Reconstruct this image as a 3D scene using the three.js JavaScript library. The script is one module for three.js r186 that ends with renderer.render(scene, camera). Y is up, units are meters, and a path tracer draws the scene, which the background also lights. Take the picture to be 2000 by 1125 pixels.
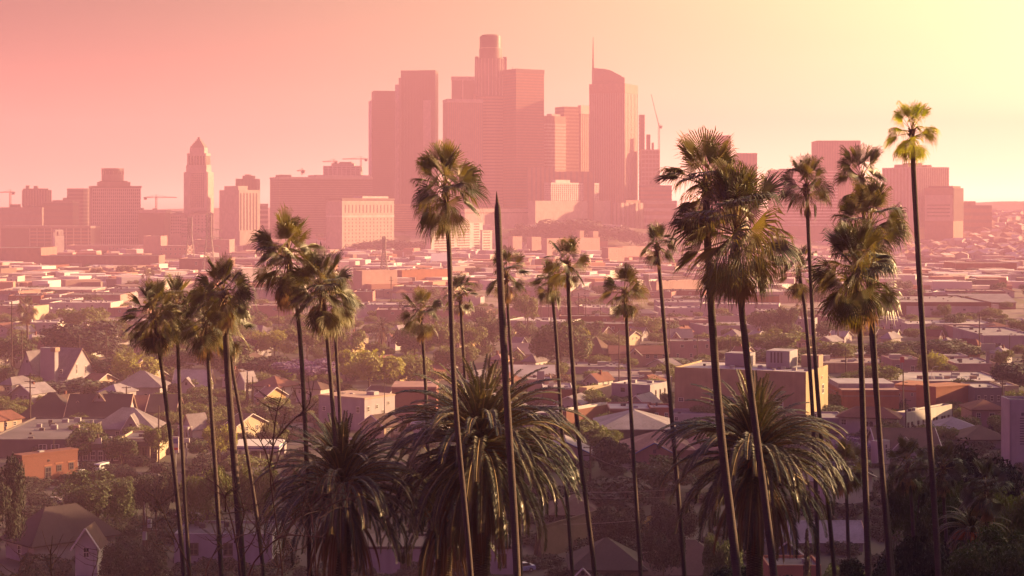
import * as THREE from 'three';
import { mergeGeometries } from 'three/addons/utils/BufferGeometryUtils.js';

// ---------------------------------------------------------------- camera, sky, sun, exposure
const F = 3435, HOR = 400, EYE = 60;              // focal length and horizon row in photo pixels (2000 x 1125), eye height in metres
const scene = new THREE.Scene();
const camera = new THREE.PerspectiveCamera(2 * Math.atan(562.5 / F) * 180 / Math.PI, 2000 / 1125, 1, 14000);
camera.position.set(0, EYE, 0);
camera.lookAt(0, EYE, -100);
camera.setViewOffset(2000, 1125, 0, 162.5, 2000, 1125);
camera.updateProjectionMatrix();

const SUN_AZ = 54 * Math.PI / 180, SUN_EL = 13 * Math.PI / 180;     // to the right of the view, low
const skyNoise = (u, v) => { let r = 0, w = 0.55; for (let i = 0; i < 4; i++, w *= 0.5, u = u * 2.1 + 3.7, v = v * 2.1 + 1.3) { const iu = Math.floor(u), iv = Math.floor(v), fu = u - iu, fv = v - iv, p = fu * fu * (3 - 2 * fu), q = fv * fv * (3 - 2 * fv), h = (x, y) => { const n = Math.sin(x * 127.1 + y * 311.7) * 43758.5453; return n - Math.floor(n); }; r += w * ((h(iu, iv) * (1 - p) + h(iu + 1, iv) * p) * (1 - q) + (h(iu, iv + 1) * (1 - p) + h(iu + 1, iv + 1) * p) * q); } return r; };
const sunDir = new THREE.Vector3(Math.sin(SUN_AZ) * Math.cos(SUN_EL), Math.sin(SUN_EL), -Math.cos(SUN_AZ) * Math.cos(SUN_EL));
{
  const W = 1024, H = 512, data = new Float32Array(W * H * 4), mix = THREE.MathUtils.lerp, ss = THREE.MathUtils.smoothstep;
  for (let r = 0; r < H; r++) {
    const up = ((r + 0.5) / H - 0.5) * Math.PI, y = Math.sin(up), e = Math.max(0, up) * 180 / Math.PI;
    for (let c = 0; c < W; c++) {
      const a = ((c + 0.5) / W - 0.5) * 2 * Math.PI, x = Math.cos(a) * Math.cos(up), z = Math.sin(a) * Math.cos(up);
      const g = Math.acos(THREE.MathUtils.clamp(x * sunDir.x + y * sunDir.y + z * sunDir.z, -1, 1)) * 180 / Math.PI;
      const t = ss(e, 0, 60), toSun = 1 - ss(g, 38, 74);
      const band = (0.58 + 1.05 * toSun) * Math.exp(-e / 2.2), glow = 3.2 * Math.exp(-((g / 36) ** 2));     // bright haze along the horizon, glow round the sun
      const back = 1 - 0.88 * ss(g, 70, 120);                              // the sky away from the sun is dimmer
      const streak = 1 + 0.16 * (skyNoise(a * 5, e * 1.1) - 0.5) * (1 - ss(e, 2, 9));      // thin smog layers low in the sky
      const hz = [0.02, 0.008, 0.02], zen = [0.028, 0.017, 0.12], bc = [2.3, 1, 0.74], gc = [1.15, 1, 0.43];
      for (let k = 0; k < 3; k++) data[(r * W + c) * 4 + k] = mix(hz[k], zen[k], t) + 0.405 * (bc[k] * band * back + gc[k] * glow) * streak;
      data[(r * W + c) * 4 + 3] = 1;
    }
  }
  const sky = new THREE.DataTexture(data, W, H, THREE.RGBAFormat, THREE.FloatType);
  sky.mapping = THREE.EquirectangularReflectionMapping;
  sky.magFilter = sky.minFilter = THREE.LinearFilter;
  sky.needsUpdate = true;
  scene.background = sky;
  scene.environment = sky;
}
scene.backgroundIntensity = scene.environmentIntensity = 1;
scene.fog = new THREE.FogExp2(new THREE.Color().setRGB(1, 0.50, 0.77), 1 / 3300);

const sun = new THREE.DirectionalLight(new THREE.Color().setRGB(1, 0.61, 0.28), 5);
sun.position.copy(sunDir).multiplyScalar(1500);
sun.target.position.set(0, 0, -500);
sun.castShadow = true;
sun.shadow.mapSize.set(4096, 4096);
Object.assign(sun.shadow.camera, { left: -1500, right: 1500, top: 600, bottom: -600, near: 1, far: 6000 });
scene.add(sun, sun.target);

const renderer = new THREE.WebGLRenderer({ antialias: true });
renderer.setSize(1024, 576);
renderer.toneMapping = THREE.LinearToneMapping;
renderer.toneMappingExposure = 3.4;
renderer.shadowMap.enabled = true;

// ---------------------------------------------------------------- helpers
let seed = 7;
function rnd() { seed = (seed + 0x6D2B79F5) | 0; let t = Math.imul(seed ^ (seed >>> 15), 1 | seed); t = (t + Math.imul(t ^ (t >>> 7), 61 | t)) ^ t; return ((t ^ (t >>> 14)) >>> 0) / 4294967296; }
const rr = (a, b) => a + (b - a) * rnd();
const V = (x, y, z) => new THREE.Vector3(x, y, z);
const far = (d) => d > 2000 ? 2150 + (d - 2000) * 0.37 : d;                        // distances of downtown, drawn together
const at = (px, py, d) => V((px - 1000) / F * d, EYE - (py - HOR) / F * d, -d);     // a photo pixel at a distance
const rowDepth = (py) => EYE * F / (py - HOR);                                      // distance of the flat ground seen at a row
const counts = {};
function numbered(n) { const k = counts[n] = (counts[n] || 0) + 1; return k === 1 ? n : n + '_' + String(k - 1).padStart(3, '0'); }
function tag(o, label, category, group, kind) {
  if (label) o.userData.label = label;
  if (category) o.userData.category = category;
  if (group) o.userData.group = group;
  if (kind) o.userData.kind = kind;
  return o;
}
function thing(name, label, category, pos, turn = 0, group) {
  const o = new THREE.Group(); o.name = numbered(name);
  o.position.copy(pos); o.rotation.y = turn; scene.add(o);
  return tag(o, label, category, group);
}
function mesh(name, geo, m, parent, kind) {
  const o = new THREE.Mesh(geo, m); o.name = parent ? name : numbered(name);
  o.castShadow = o.receiveShadow = true; (parent || scene).add(o);
  if (kind) o.userData.kind = kind;
  return o;
}
// collects triangles, boxes, tubes into one flat-shaded geometry with uv in metres
class MB {
  constructor() { this.p = []; this.u = []; }
  tri(a, b, c) {
    const n = V(0, 0, 0).crossVectors(b.clone().sub(a), c.clone().sub(a)), ax = Math.abs(n.x), ay = Math.abs(n.y), az = Math.abs(n.z);
    for (const v of [a, b, c]) { this.p.push(v.x, v.y, v.z); if (ay > ax && ay > az) this.u.push(v.x, v.z); else if (ax > az) this.u.push(v.z, v.y); else this.u.push(v.x, v.y); }
    return this;
  }
  quad(a, b, c, d) { return this.tri(a, b, c).tri(a, c, d); }
  // axis-aligned box from min to max; skip: string of faces to leave out (b bottom)
  box(x0, y0, z0, x1, y1, z1) {
    const q = (i) => V(i & 1 ? x1 : x0, i & 2 ? y1 : y0, i & 4 ? z1 : z0);
    this.quad(q(4), q(5), q(7), q(6)).quad(q(1), q(0), q(2), q(3)).quad(q(5), q(1), q(3), q(7)).quad(q(0), q(4), q(6), q(2)).quad(q(6), q(7), q(3), q(2)).quad(q(0), q(1), q(5), q(4));
    return this;
  }
  // tapered tube along points
  tube(pts, r, n = 6, cap = false) {
    const rings = pts.map((p, i) => {
      const t = pts[Math.min(i + 1, pts.length - 1)].clone().sub(pts[Math.max(i - 1, 0)]).normalize();
      const a = Math.abs(t.y) > 0.9 ? V(1, 0, 0) : V(0, 1, 0), u = V(0, 0, 0).crossVectors(t, a).normalize(), w = V(0, 0, 0).crossVectors(t, u);
      const rad = Array.isArray(r) ? r[i] : r;
      return Array.from({ length: n }, (_, k) => p.clone().addScaledVector(u, Math.cos(k / n * 2 * Math.PI) * rad).addScaledVector(w, Math.sin(k / n * 2 * Math.PI) * rad));
    });
    for (let i = 0; i + 1 < rings.length; i++) for (let k = 0; k < n; k++) { const l = (k + 1) % n; this.quad(rings[i][k], rings[i + 1][k], rings[i + 1][l], rings[i][l]); }
    if (cap) for (const [g, o] of [[rings[0], 0], [rings[rings.length - 1], 1]]) for (let k = 1; k + 1 < n; k++) o ? this.tri(g[0], g[k + 1], g[k]) : this.tri(g[0], g[k], g[k + 1]);
    return this;
  }
  bar(a, b, r, n = 4) { return this.tube([a, b], r, n, true); }
  geo() {
    const g = new THREE.BufferGeometry();
    g.setAttribute('position', new THREE.Float32BufferAttribute(this.p, 3));
    g.setAttribute('uv', new THREE.Float32BufferAttribute(this.u, 2));
    g.computeVertexNormals();
    return g;
  }
  build(name, m, parent, kind) { return this.p.length ? mesh(name, this.geo(), m, parent, kind) : null; }
}
const UNIT = new MB().box(-0.5, 0, -0.5, 0.5, 1, 0.5).geo();
function unitBox(name, m, parent, x, y, z, w, h, d) { const o = mesh(name, UNIT, m, parent); o.position.set(x, y, z); o.scale.set(w, h, d); return o; }

// ---------------------------------------------------------------- procedural textures and materials
const hash = (x, y) => { let h = Math.imul(x, 374761393) + Math.imul(y, 668265263) | 0; h = Math.imul(h ^ (h >>> 13), 1274126177); return ((h ^ (h >>> 16)) >>> 0) / 4294967296; };
function vnoise(x, y, per) { const ix = Math.floor(x), iy = Math.floor(y), fx = x - ix, fy = y - iy, s = fx * fx * (3 - 2 * fx), t = fy * fy * (3 - 2 * fy), m = (v) => ((v % per) + per) % per; const h = (i, j) => hash(m(i), m(j)); return (h(ix, iy) * (1 - s) + h(ix + 1, iy) * s) * (1 - t) + (h(ix, iy + 1) * (1 - s) + h(ix + 1, iy + 1) * s) * t; }
function fbm(x, y, per, oct = 5) { let a = 0, w = 0.5; for (let i = 0; i < oct; i++, w *= 0.5, x *= 2, y *= 2, per *= 2) a += w * vnoise(x, y, per); return a; }
function grayTex(size, metres, f) {
  const d = new Uint8Array(size * size * 4);
  for (let j = 0; j < size; j++) for (let i = 0; i < size; i++) { const v = THREE.MathUtils.clamp(f(i / size, j / size), 0, 1) * 255; const o = (j * size + i) * 4; d[o] = d[o + 1] = d[o + 2] = v; d[o + 3] = 255; }
  const t = new THREE.DataTexture(d, size, size, THREE.RGBAFormat);
  t.wrapS = t.wrapT = THREE.RepeatWrapping; t.magFilter = t.minFilter = THREE.LinearFilter; t.repeat.set(1 / metres, 1 / metres); t.needsUpdate = true;
  return t;
}
const TEX = {
  plaster: grayTex(512, 24, (u, v) => 0.78 + 0.34 * (fbm(u * 8, v * 8, 8, 6) - 0.5) + 0.22 * (fbm(u * 30, v * 3, 30, 3) - 0.5)),
  roof: grayTex(512, 12, (u, v) => 0.72 + 0.5 * (fbm(u * 6, v * 6, 6, 4) - 0.5) + 0.16 * (hash(Math.floor(u * 48), Math.floor(v * 60)) - 0.5)),
  flat: grayTex(512, 40, (u, v) => 0.75 + 0.6 * (fbm(u * 7, v * 7, 7, 6) - 0.5) - 0.12 * (fbm(u * 3 + 5, v * 3, 3, 3) > 0.55)),
  brick: grayTex(512, 4, (u, v) => { const row = Math.floor(v * 48), c = u * 16 + (row & 1) * 0.5, m = (v * 48) % 1 < 0.14 || c % 1 < 0.06; return m ? 0.85 : 0.62 + 0.25 * hash(Math.floor(c) % 16, row); }),
  wood: grayTex(256, 3, (u, v) => 0.68 + 0.45 * (fbm(u * 30, v * 3, 30, 4) - 0.5)),
};
const mats = {};
function M(r, g, b, tex, rough = 0.85, extra) {
  const k = [r, g, b, tex, rough, JSON.stringify(extra || '')].join();
  if (mats[k]) return mats[k];
  const m = new THREE.MeshStandardMaterial({ color: new THREE.Color().setRGB(r, g, b), roughness: rough, side: THREE.DoubleSide, ...extra });
  if (tex) { m.map = TEX[tex]; if (tex === 'brick' || tex === 'wood') { m.bumpMap = TEX[tex]; m.bumpScale = 0.01; } }
  return mats[k] = m;
}
function leafMat(r, g, b, t = 0.42, coat = 0) { return new THREE.MeshPhysicalMaterial({ color: new THREE.Color().setRGB(r, g, b), roughness: 0.9, transmission: t, thickness: 0, clearcoat: coat, clearcoatRoughness: 0.34, side: THREE.DoubleSide }); }

// ---------------------------------------------------------------- terrain height
const ss = THREE.MathUtils.smoothstep, clamp = THREE.MathUtils.clamp;
function ground(x, z) {
  const d = -z;
  let h = 0;
  if (d < 330) h = Math.max(0, 58.2 - 0.237 * d);
  h = h * (1 - ss(d, 180, 300)) ;
  h += 1.6 * (vnoise(x / 37 + 40, z / 37 + 40, 997) - 0.5) * ss(d, 6, 60) * (1 - ss(d, 250, 330));
  // the park ridge to the right, outside the frame, that shades the foot of the slope
  h = Math.max(h, (82 + 12 * vnoise(d / 34 + 5, 3.3, 997)) * Math.exp(-(((x - 112 - 0.34 * Math.max(0, d)) / 48) ** 2)) * ss(d, -200, 40) * (1 - ss(d, 470, 580)) * (1 - 0.5 * Math.exp(-(((d - 264) / 36) ** 2))));
  // downtown rise and the knoll below it
  h += 26 * ss(d, 2285, 2345) * (1 - ss(Math.abs(x - 60), 240, 420)) * (1 - ss(d, 2700, 2900));
  h += 16 * Math.exp(-(((x - 85) / 75) ** 2) - (((d - 2300) / 60) ** 2));
  // low hill with houses on the right, far ridges
  h += 42 * ss(d, 1900, 3000) * ss(x, 430, 800) ;
  h = Math.max(h, (52 + 10 * (vnoise(x / 300 + 30, 7, 997) - 0.5) + (26 * vnoise(x / 210 + 30, 11, 997) + 14 * vnoise(x / 60 + 30, 5, 997)) * ss(x, 650, 1000)) * ss(d, 3200, 3800));
  return h;
}
const groundAt = (x, z) => V(x, ground(x, z), z);
// ---------------------------------------------------------------- ground sheet
{
  const xs = [], zs = [];
  for (let x = -3400; x < -260; x += 105) xs.push(x);
  for (let x = -260; x <= 520; x += 6) xs.push(x);
  for (let x = 570; x <= 3400; x += 105) xs.push(x);
  for (let d = -260; d < 740; d += 6) zs.push(-d);
  for (let d = 740; d < 2200; d += 60) zs.push(-d);
  for (let d = 2200; d < 4000; d += 70) zs.push(-d);
  const p = [], u = [], ix = [], vc = [];
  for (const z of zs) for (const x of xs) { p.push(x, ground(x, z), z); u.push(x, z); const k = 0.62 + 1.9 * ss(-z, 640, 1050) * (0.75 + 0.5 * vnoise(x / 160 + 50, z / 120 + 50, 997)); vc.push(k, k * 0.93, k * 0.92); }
  const n = xs.length;
  for (let j = 0; j + 1 < zs.length; j++) for (let i = 0; i + 1 < n; i++) { const a = j * n + i; ix.push(a, a + 1, a + n + 1, a, a + n + 1, a + n); }
  const g = new THREE.BufferGeometry();
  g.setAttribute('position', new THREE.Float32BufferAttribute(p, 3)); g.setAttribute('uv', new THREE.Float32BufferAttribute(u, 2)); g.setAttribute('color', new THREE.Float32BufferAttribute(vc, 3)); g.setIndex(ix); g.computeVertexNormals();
  const S = 1024, d = new Uint8Array(S * S * 4);
  for (let j = 0; j < S; j++) for (let i = 0; i < S; i++) {
    const a = i / S, b = j / S, k = fbm(a * 12, b * 12, 12, 6), q = fbm(a * 30 + 3, b * 30, 30, 5), o = (j * S + i) * 4;
    const grass = ss(k, 0.46, 0.56), c = [0.085, 0.068, 0.066].map((v, m) => (v * (1 - grass) + [0.045, 0.044, 0.020][m] * grass) * (0.55 + 0.9 * q));
    for (let m = 0; m < 3; m++) d[o + m] = 255 * Math.pow(clamp(c[m], 0, 1), 1 / 2.2);
    d[o + 3] = 255;
  }
  const t = new THREE.DataTexture(d, S, S, THREE.RGBAFormat); t.colorSpace = THREE.SRGBColorSpace;
  t.wrapS = t.wrapT = THREE.RepeatWrapping; t.magFilter = t.minFilter = THREE.LinearFilter; t.repeat.set(1 / 190, 1 / 190); t.needsUpdate = true;
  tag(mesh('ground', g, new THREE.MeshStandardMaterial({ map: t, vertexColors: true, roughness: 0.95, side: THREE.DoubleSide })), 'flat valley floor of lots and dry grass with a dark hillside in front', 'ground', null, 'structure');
}
// ---------------------------------------------------------------- buildings: placing
// x: [left, right] or [left, corner, right] photo columns; y: top row; d: distance; th: turn (positive shows the right side, negative the left)
const placed = [];
function spot(o) {
  const d = o.d ? far(o.d) : rowDepth(o.b), s = F / d;
  let th = o.th ?? (o.x.length === 3 ? 0.42 : 0), w, dp, c;
  if (o.x.length === 3) {
    const [x0, xm, x1] = o.x;
    if (th >= 0) { w = (xm - x0) / s / Math.cos(th); dp = (x1 - xm) / s / Math.sin(th); c = V((xm - 1000) / s, 0, -d); }
    else { w = (x1 - xm) / s / Math.cos(th); dp = (xm - x0) / s / Math.sin(-th); c = V((xm - 1000) / s, 0, -d); }
  } else { dp = o.dp || 30; w = ((o.x[1] - o.x[0]) / s - dp * Math.abs(Math.sin(th))) / Math.cos(th); c = V(((th >= 0 ? o.x[1] - dp * Math.sin(th) * s : o.x[0] - dp * Math.sin(th) * s) - 1000) / s, 0, -d); }
  const sg = th >= 0 ? 1 : -1, off = V(-sg * w / 2, 0, -dp / 2).applyAxisAngle(V(0, 1, 0), -th);
  const pos = c.add(off), g = ground(pos.x, pos.z);
  pos.y = g - 0.3; placed.push([pos.x, pos.z, Math.hypot(w, dp) / 2]);
  return { d, s, th, w, dp, pos, alt: (py) => EYE - (py - HOR) / s - pos.y };
}
const C = { // far-off facade materials
  dark: M(0.045, 0.03, 0.036, 'plaster', 0.4), glass: M(0.04, 0.03, 0.04, null, 0.22), brown: M(0.10, 0.055, 0.05, 'plaster', 0.6), mid: M(0.26, 0.19, 0.18, 'plaster', 0.75),
  pale: M(0.58, 0.48, 0.44, 'plaster', 0.8), white: M(0.78, 0.72, 0.70, 'plaster', 0.8), warm: M(0.40, 0.24, 0.18, 'plaster', 0.8), grey: M(0.24, 0.20, 0.21, 'plaster', 0.8), rust: M(0.26, 0.11, 0.075, 'plaster', 0.8),
};
function tower(o) {
  const p = spot(o), { w, dp } = p, H = p.alt(o.y), lo = o.lo ? p.alt(o.lo) : 0, hi = o.hi ? p.alt(o.hi) : H, a = w / 2, b = dp / 2;
  const t = thing(o.n || 'office_tower', o.l, o.c || 'office building', p.pos, -p.th, o.g);
  new MB().box(-a, 0, -b, a, H, b).build('wall', o.m || C.mid, t);
  const fm = o.fm || C.pale;
  if (o.bands) { const B = new MB(), st = (hi - lo) / o.bands, th = st * (o.bt || 0.45); for (let i = 0; i < o.bands; i++) { const y = lo + i * st + st - th; B.box(-a - 0.25, y, -b - 0.25, a + 0.25, y + th * 0.98, b + 0.25); } B.build('spandrel', fm, t, 'stuff'); }
  if (o.piers) {
    const [nf, nr] = o.piers, pw = o.pw || 0.4, list = [];
    const f0 = (o.pf?.[0] ?? 0) * w - a, f1 = (o.pf?.[1] ?? 1) * w - a;
    if (nf) for (let i = 0; i <= nf; i++) { const s = (f1 - f0) / nf, x = f0 + s * i, q = s * pw / 2; list.push([Math.max(-a - 0.4, x - q), b, Math.min(a + 0.4, x + q), b + 0.55]); }
    for (let i = 0; i <= nr; i++) { const s = dp / nr, z = -b + s * i, q = s * pw / 2; const z0 = Math.max(-b - 0.4, z - q), z1 = Math.min(b + 0.38, z + q); list.push([a, z0, a + 0.53, z1]); list.push([-a - 0.53, z0, -a, z1]); }
    if (o.sep) for (const [x0, z0, x1, z1] of list) unitBox('pier', fm, t, (x0 + x1) / 2, lo, (z0 + z1) / 2, x1 - x0, hi - lo, z1 - z0);
    else { const B = new MB(); for (const [x0, z0, x1, z1] of list) B.box(x0, lo, z0, x1, hi, z1); B.build('pier', fm, t, 'stuff'); }
  }
  if (o.cap) new MB().box(-a - 0.6, hi, -b - 0.6, a + 0.6, p.alt(o.cap), b + 0.6).build('cornice', o.cm || fm, t);
  // extra boxes: name, front from, to, row top, row bottom, depth from, to (0 front .. 1 back), material
  for (const [n, f0, f1, y1, y0, z0, z1, m] of o.add || []) new MB().box(-a + f0 * w, p.alt(y0), b - z1 * dp, -a + f1 * w, p.alt(y1), b - z0 * dp).build(n, m || o.m || C.mid, t);
  return { t, p, w, dp, H };
}
// ------------------------------------------------ left group of downtown
tower({ n: 'office_block', l: 'blocky hazy tower with two chimney stacks at the far left of the skyline', x: [37, 92, 97], y: 371, d: 2900, m: C.dark, fm: C.mid, piers: [9, 2], lo: 402, pw: 0.5, add: [['chimney', 0.1, 0.22, 362, 372, 0.2, 0.5, C.dark], ['chimney', 0.42, 0.56, 363, 372, 0.2, 0.5, C.dark], ['parapet', 0, 0.9, 368, 371.5, 0.1, 0.9, C.brown]] });
tower({ n: 'office_block', l: 'low dark banded block below the tower with two chimneys', x: [78, 142, 150], y: 396, d: 2700, m: C.brown, fm: C.dark, bands: 7, cap: 393.5, cm: C.mid, add: [['penthouse', 0.28, 0.9, 391, 396, 0.1, 0.8, C.mid]] });
tower({ n: 'office_block', l: 'plain brown slab half hidden behind the gridded government block', x: [127, 163, 172], y: 368, d: 2960, m: C.brown, fm: C.mid, bands: 16, add: [['annex', -0.35, 0.02, 386, 430, 0.2, 0.9, C.mid]] });
tower({ n: 'office_block', l: 'stepped grey block with flat roof left of the banded dark block', x: [0, 82], y: 405, d: 2780, dp: 40, m: C.grey, fm: C.mid, bands: 6, add: [['roof_unit', 0.2, 0.4, 399, 405, 0.2, 0.5, C.dark], ['roof_unit', 0.6, 0.7, 401, 405, 0.2, 0.5, C.brown]] });
{
  const { t, p, w, dp, H } = tower({ n: 'government_building', l: 'wide gridded government block with a round drum on its stepped roof', c: 'office building', x: [160, 180, 269], y: 364, th: -0.3, d: 2500, m: C.dark, fm: C.pale, bands: 16, bt: 0.34, lo: 470, hi: 367 });
  { const B = new MB(), n = 24; for (let i = 0; i <= n; i++) { const x = -w / 2 + 0.6 + (w - 1.2) * i / n; B.box(x - w / n * 0.24, 0, dp / 2, x + w / n * 0.24, p.alt(367), dp / 2 + 0.6); } B.build('pier', C.pale, t, 'stuff'); }
  new MB().box(-w / 2 - 1.4, p.alt(366.5), -dp / 2 - 1, w / 2 + 1.4, p.alt(363), dp / 2 + 1.2).build('cornice', C.brown, t);
  unitBox('side_wall', C.mid, t, -w / 2 - 0.5, 0, 0, 0.7, H - 0.4, dp * 0.96);
  new MB().box(-w * 0.36, H, -dp * 0.3, w * 0.3, p.alt(355), dp * 0.3).build('penthouse', C.mid, t);
  new MB().box(-w * 0.32, p.alt(355), -dp * 0.25, w * 0.24, p.alt(353), dp * 0.33).build('roof_slab', C.dark, t);
  const drum = new THREE.CylinderGeometry(w * 0.23, w * 0.23, p.alt(340) - p.alt(354), 20); drum.translate(-w * 0.05, (p.alt(340) + p.alt(354)) / 2, 0);
  mesh('drum', drum, C.mid, t);
  const top = new THREE.CylinderGeometry(w * 0.235, w * 0.235, p.alt(328) - p.alt(333), 20); top.translate(-w * 0.05, (p.alt(328) + p.alt(333)) / 2, 0);
  mesh('drum_ring', top, C.dark, t);
  const in_ = new THREE.CylinderGeometry(w * 0.19, w * 0.19, p.alt(329) - p.alt(340), 20); in_.translate(-w * 0.05, (p.alt(329) + p.alt(340)) / 2 - 0.2, 0);
  mesh('drum_core', in_, C.brown, t);
  const B = new MB(); for (let i = 0; i < 16; i++) { const q = i / 16 * 6.283, r = w * 0.225; B.bar(V(-w * 0.05 + Math.cos(q) * r, p.alt(340), Math.sin(q) * r), V(-w * 0.05 + Math.cos(q) * r, p.alt(333), Math.sin(q) * r), 0.5); } B.build('drum_post', C.mid, t, 'stuff');
}
{
  const { t, p, w, dp } = tower({ n: 'parking_garage', l: 'long low open parking garage with white columns at the left edge', c: 'parking garage', x: [0, 177], y: 446, d: 2200, dp: 55, m: C.dark, add: [['roof_slab', 0, 1, 441.5, 446, -0.02, 1, C.mid]] });
  for (let i = 1; i < 10; i++) unitBox('column', C.pale, t, -w / 2 + w * (0.33 + 0.67 * (i - 1) / 8.3), 0, dp / 2 + 0.6, 0.9, p.alt(446), 1);
  unitBox('column', C.pale, t, -w / 2 + 1, 0, dp / 2 + 0.6, 1, p.alt(446), 1);
  for (const y of [453, 460, 467, 474]) unitBox('floor_slab', C.warm, t, w * 0.165, p.alt(y), dp / 2 + 0.25, w * 0.67, 1.6, 0.5);
}
{
  const { t, p, w, dp } = tower({ n: 'bell_tower', l: 'small white bell tower with two arched openings before the garage', c: 'bell tower', x: [98, 107, 123], th: -0.5, y: 461, d: 2100, m: C.white });
  const h = p.alt(461), a = w * 0.36; for (const [x, z] of [[-1, -1], [1, -1], [-1, 1], [1, 1]]) unitBox('belfry_post', C.white, t, x * a, h, z * a, w * 0.18, p.alt(452) - h, w * 0.18);
  new MB().box(-a * 1.2, p.alt(452), -a * 1.2, a * 1.2, p.alt(449), a * 1.2).build('belfry_cap', C.white, t);
  unitBox('mullion', C.white, t, 0, h, a, w * 0.16, p.alt(452) - h, w * 0.16);
}
tower({ n: 'office_block', l: 'dark windowless box with a pale roof slab left of the spired tower', x: [270, 321], y: 416, d: 2450, dp: 40, m: C.brown, add: [['roof_slab', -0.02, 1.05, 410, 416, -0.03, 1, C.pale], ['roof_unit', 0.05, 0.12, 406, 410, 0.2, 0.4, C.mid], ['roof_unit', 0.5, 0.6, 407, 410, 0.2, 0.4, C.mid]] });
tower({ n: 'office_block', l: 'pale block directly right of the dark windowless box', x: [318, 352], th: -0.8, y: 412, d: 2560, dp: 8, m: C.pale, fm: C.white, bands: 7 });
{ // tall stepped tower with a pyramid top
  const { t, p, w, dp } = tower({ n: 'city_hall', l: 'tall pale tower with stepped shoulders and pyramid roof at left', c: 'tower', x: [356, 406, 413.5], th: 0.3, y: 336, d: 2500, m: C.pale, fm: C.white });
  const lev = (n, k, y0, y1, m = C.pale) => new MB().box(-w / 2 * k, p.alt(y0), -dp / 2 * k, w / 2 * k, p.alt(y1), dp / 2 * k).build(n, m, t);
  lev('upper_stage', 0.84, 336, 322); lev('colonnade_core', 0.7, 322, 304, C.dark); lev('colonnade_head', 0.78, 304, 299); lev('crown_base', 0.6, 299, 288);
  for (let i = 0; i < 7; i++) for (const s of [1, -1]) { const x = (-0.36 + 0.12 * i) * w; unitBox('column', C.pale, t, x, p.alt(322), s * dp * 0.38, w * 0.05, p.alt(304) - p.alt(322), dp * 0.05); unitBox('column', C.pale, t, s * w * 0.37, p.alt(322), (-0.36 + 0.12 * i) * dp, w * 0.04, p.alt(304) - p.alt(322), dp * 0.05); }
  for (let k = 0; k < 5; k++) lev('roof_step', 0.56 - 0.1 * k, 288 - 3.4 * k, 284.6 - 3.4 * k, C.mid);
  lev('finial', 0.08, 272, 267, C.dark);
  const B = new MB(); for (let r = 0; r < 20; r++) for (let i = 0; i < 7; i++) { const x = (-0.2 + i * 0.085) * w, y = p.alt(405 - r * 3.4); B.box(x - w * 0.02, y, dp / 2, x + w * 0.02, y + 1.5, dp / 2 + 0.12); } B.build('window', C.dark, t, 'stuff');
  const B2 = new MB(); for (const x of [-0.26, 0.42]) B2.box(x * w - w * 0.05, 0, dp / 2, x * w + w * 0.05, p.alt(338), dp / 2 + 1); B2.build('corner_pier', C.pale, t);
  // lower wings with hipped pavilions
  const wing = (x0, x1, yt, yr) => { const s = p.s, cx = (x0 + x1) / 2 - 384, hw = (x1 - x0) / 2 / s, z = dp / 2 + 10, tx = cx / s; new MB().box(tx - hw, 0, z - 16, tx + hw, p.alt(yt), z).build('wing', C.pale, t); if (yr) { const y = p.alt(yt), q = p.alt(yr), A = V(tx - hw - 1, y, z + 1), Bq = V(tx + hw + 1, y, z + 1), Cq = V(tx + hw + 1, y, z - 17), D = V(tx - hw - 1, y, z - 17), e = V(tx - hw * 0.4, q, z - 8), f = V(tx + hw * 0.4, q, z - 8); new MB().quad(A, Bq, f, e).quad(Cq, D, e, f).tri(Bq, Cq, f).tri(D, A, e).build('wing_roof', C.brown, t); } const W = new MB(); for (let r = 0; r < 6; r++) for (let i = 0; i < 5; i++) { const x = tx - hw * 0.75 + hw * 1.5 * i / 4; W.box(x - 0.7, p.alt(yt + 7 + r * 6), z, x + 0.7, p.alt(yt + 4 + r * 6), z + 0.15); } W.build('window', C.dark, t, 'stuff'); };
  wing(336, 362, 419, 414.5); wing(378, 418, 417, 411); wing(360, 380, 426);
}
{
  const { t, p, w, dp } = tower({ n: 'courthouse', l: 'pale courthouse block with tall dark window slots left of the banded offices', c: 'courthouse', x: [420, 467, 503], th: -0.75, y: 371, d: 2400, m: C.pale, add: [['attic', 0.05, 0.5, 363, 371.5, 0.1, 0.8, C.pale], ['base', -0.02, 1.02, 451, 484, -0.05, 1, C.pale]] });
  for (let i = 0; i < 6; i++) unitBox('window_slot', C.dark, t, w * (-0.42 + i * 0.15), p.alt(450), dp / 2 - 0.1, w * 0.06, p.alt(377) - p.alt(450), 0.5);
}
tower({ n: 'office_tower', l: 'brown stepped tower standing just behind the pale courthouse', x: [461, 501], y: 349, d: 2700, dp: 30, m: C.brown, fm: C.dark, piers: [6, 4], add: [['penthouse', 0.3, 0.8, 343, 349, 0.1, 0.9, C.brown], ['penthouse', 0.4, 0.62, 340.5, 343, 0.2, 0.8, C.dark]] });
tower({ n: 'office_block', l: 'narrow hazy block between the courthouse and the long banded offices', x: [499, 521], th: -0.8, y: 398, d: 2750, dp: 6, m: C.mid, fm: C.pale, bands: 9 });
tower({ n: 'office_block', l: 'very long banded office block left of the twin dark towers', x: [517, 545, 722], th: -0.35, y: 346, d: 2700, m: C.brown, fm: C.mid, bands: 26, bt: 0.42, hi: 349, cap: 345.5, cm: C.pale, add: [['penthouse', 0.02, 0.14, 341, 346, 0.1, 0.6, C.mid], ['parapet', 0.4, 1, 341, 346, 0.1, 0.9, C.pale]] });
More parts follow.
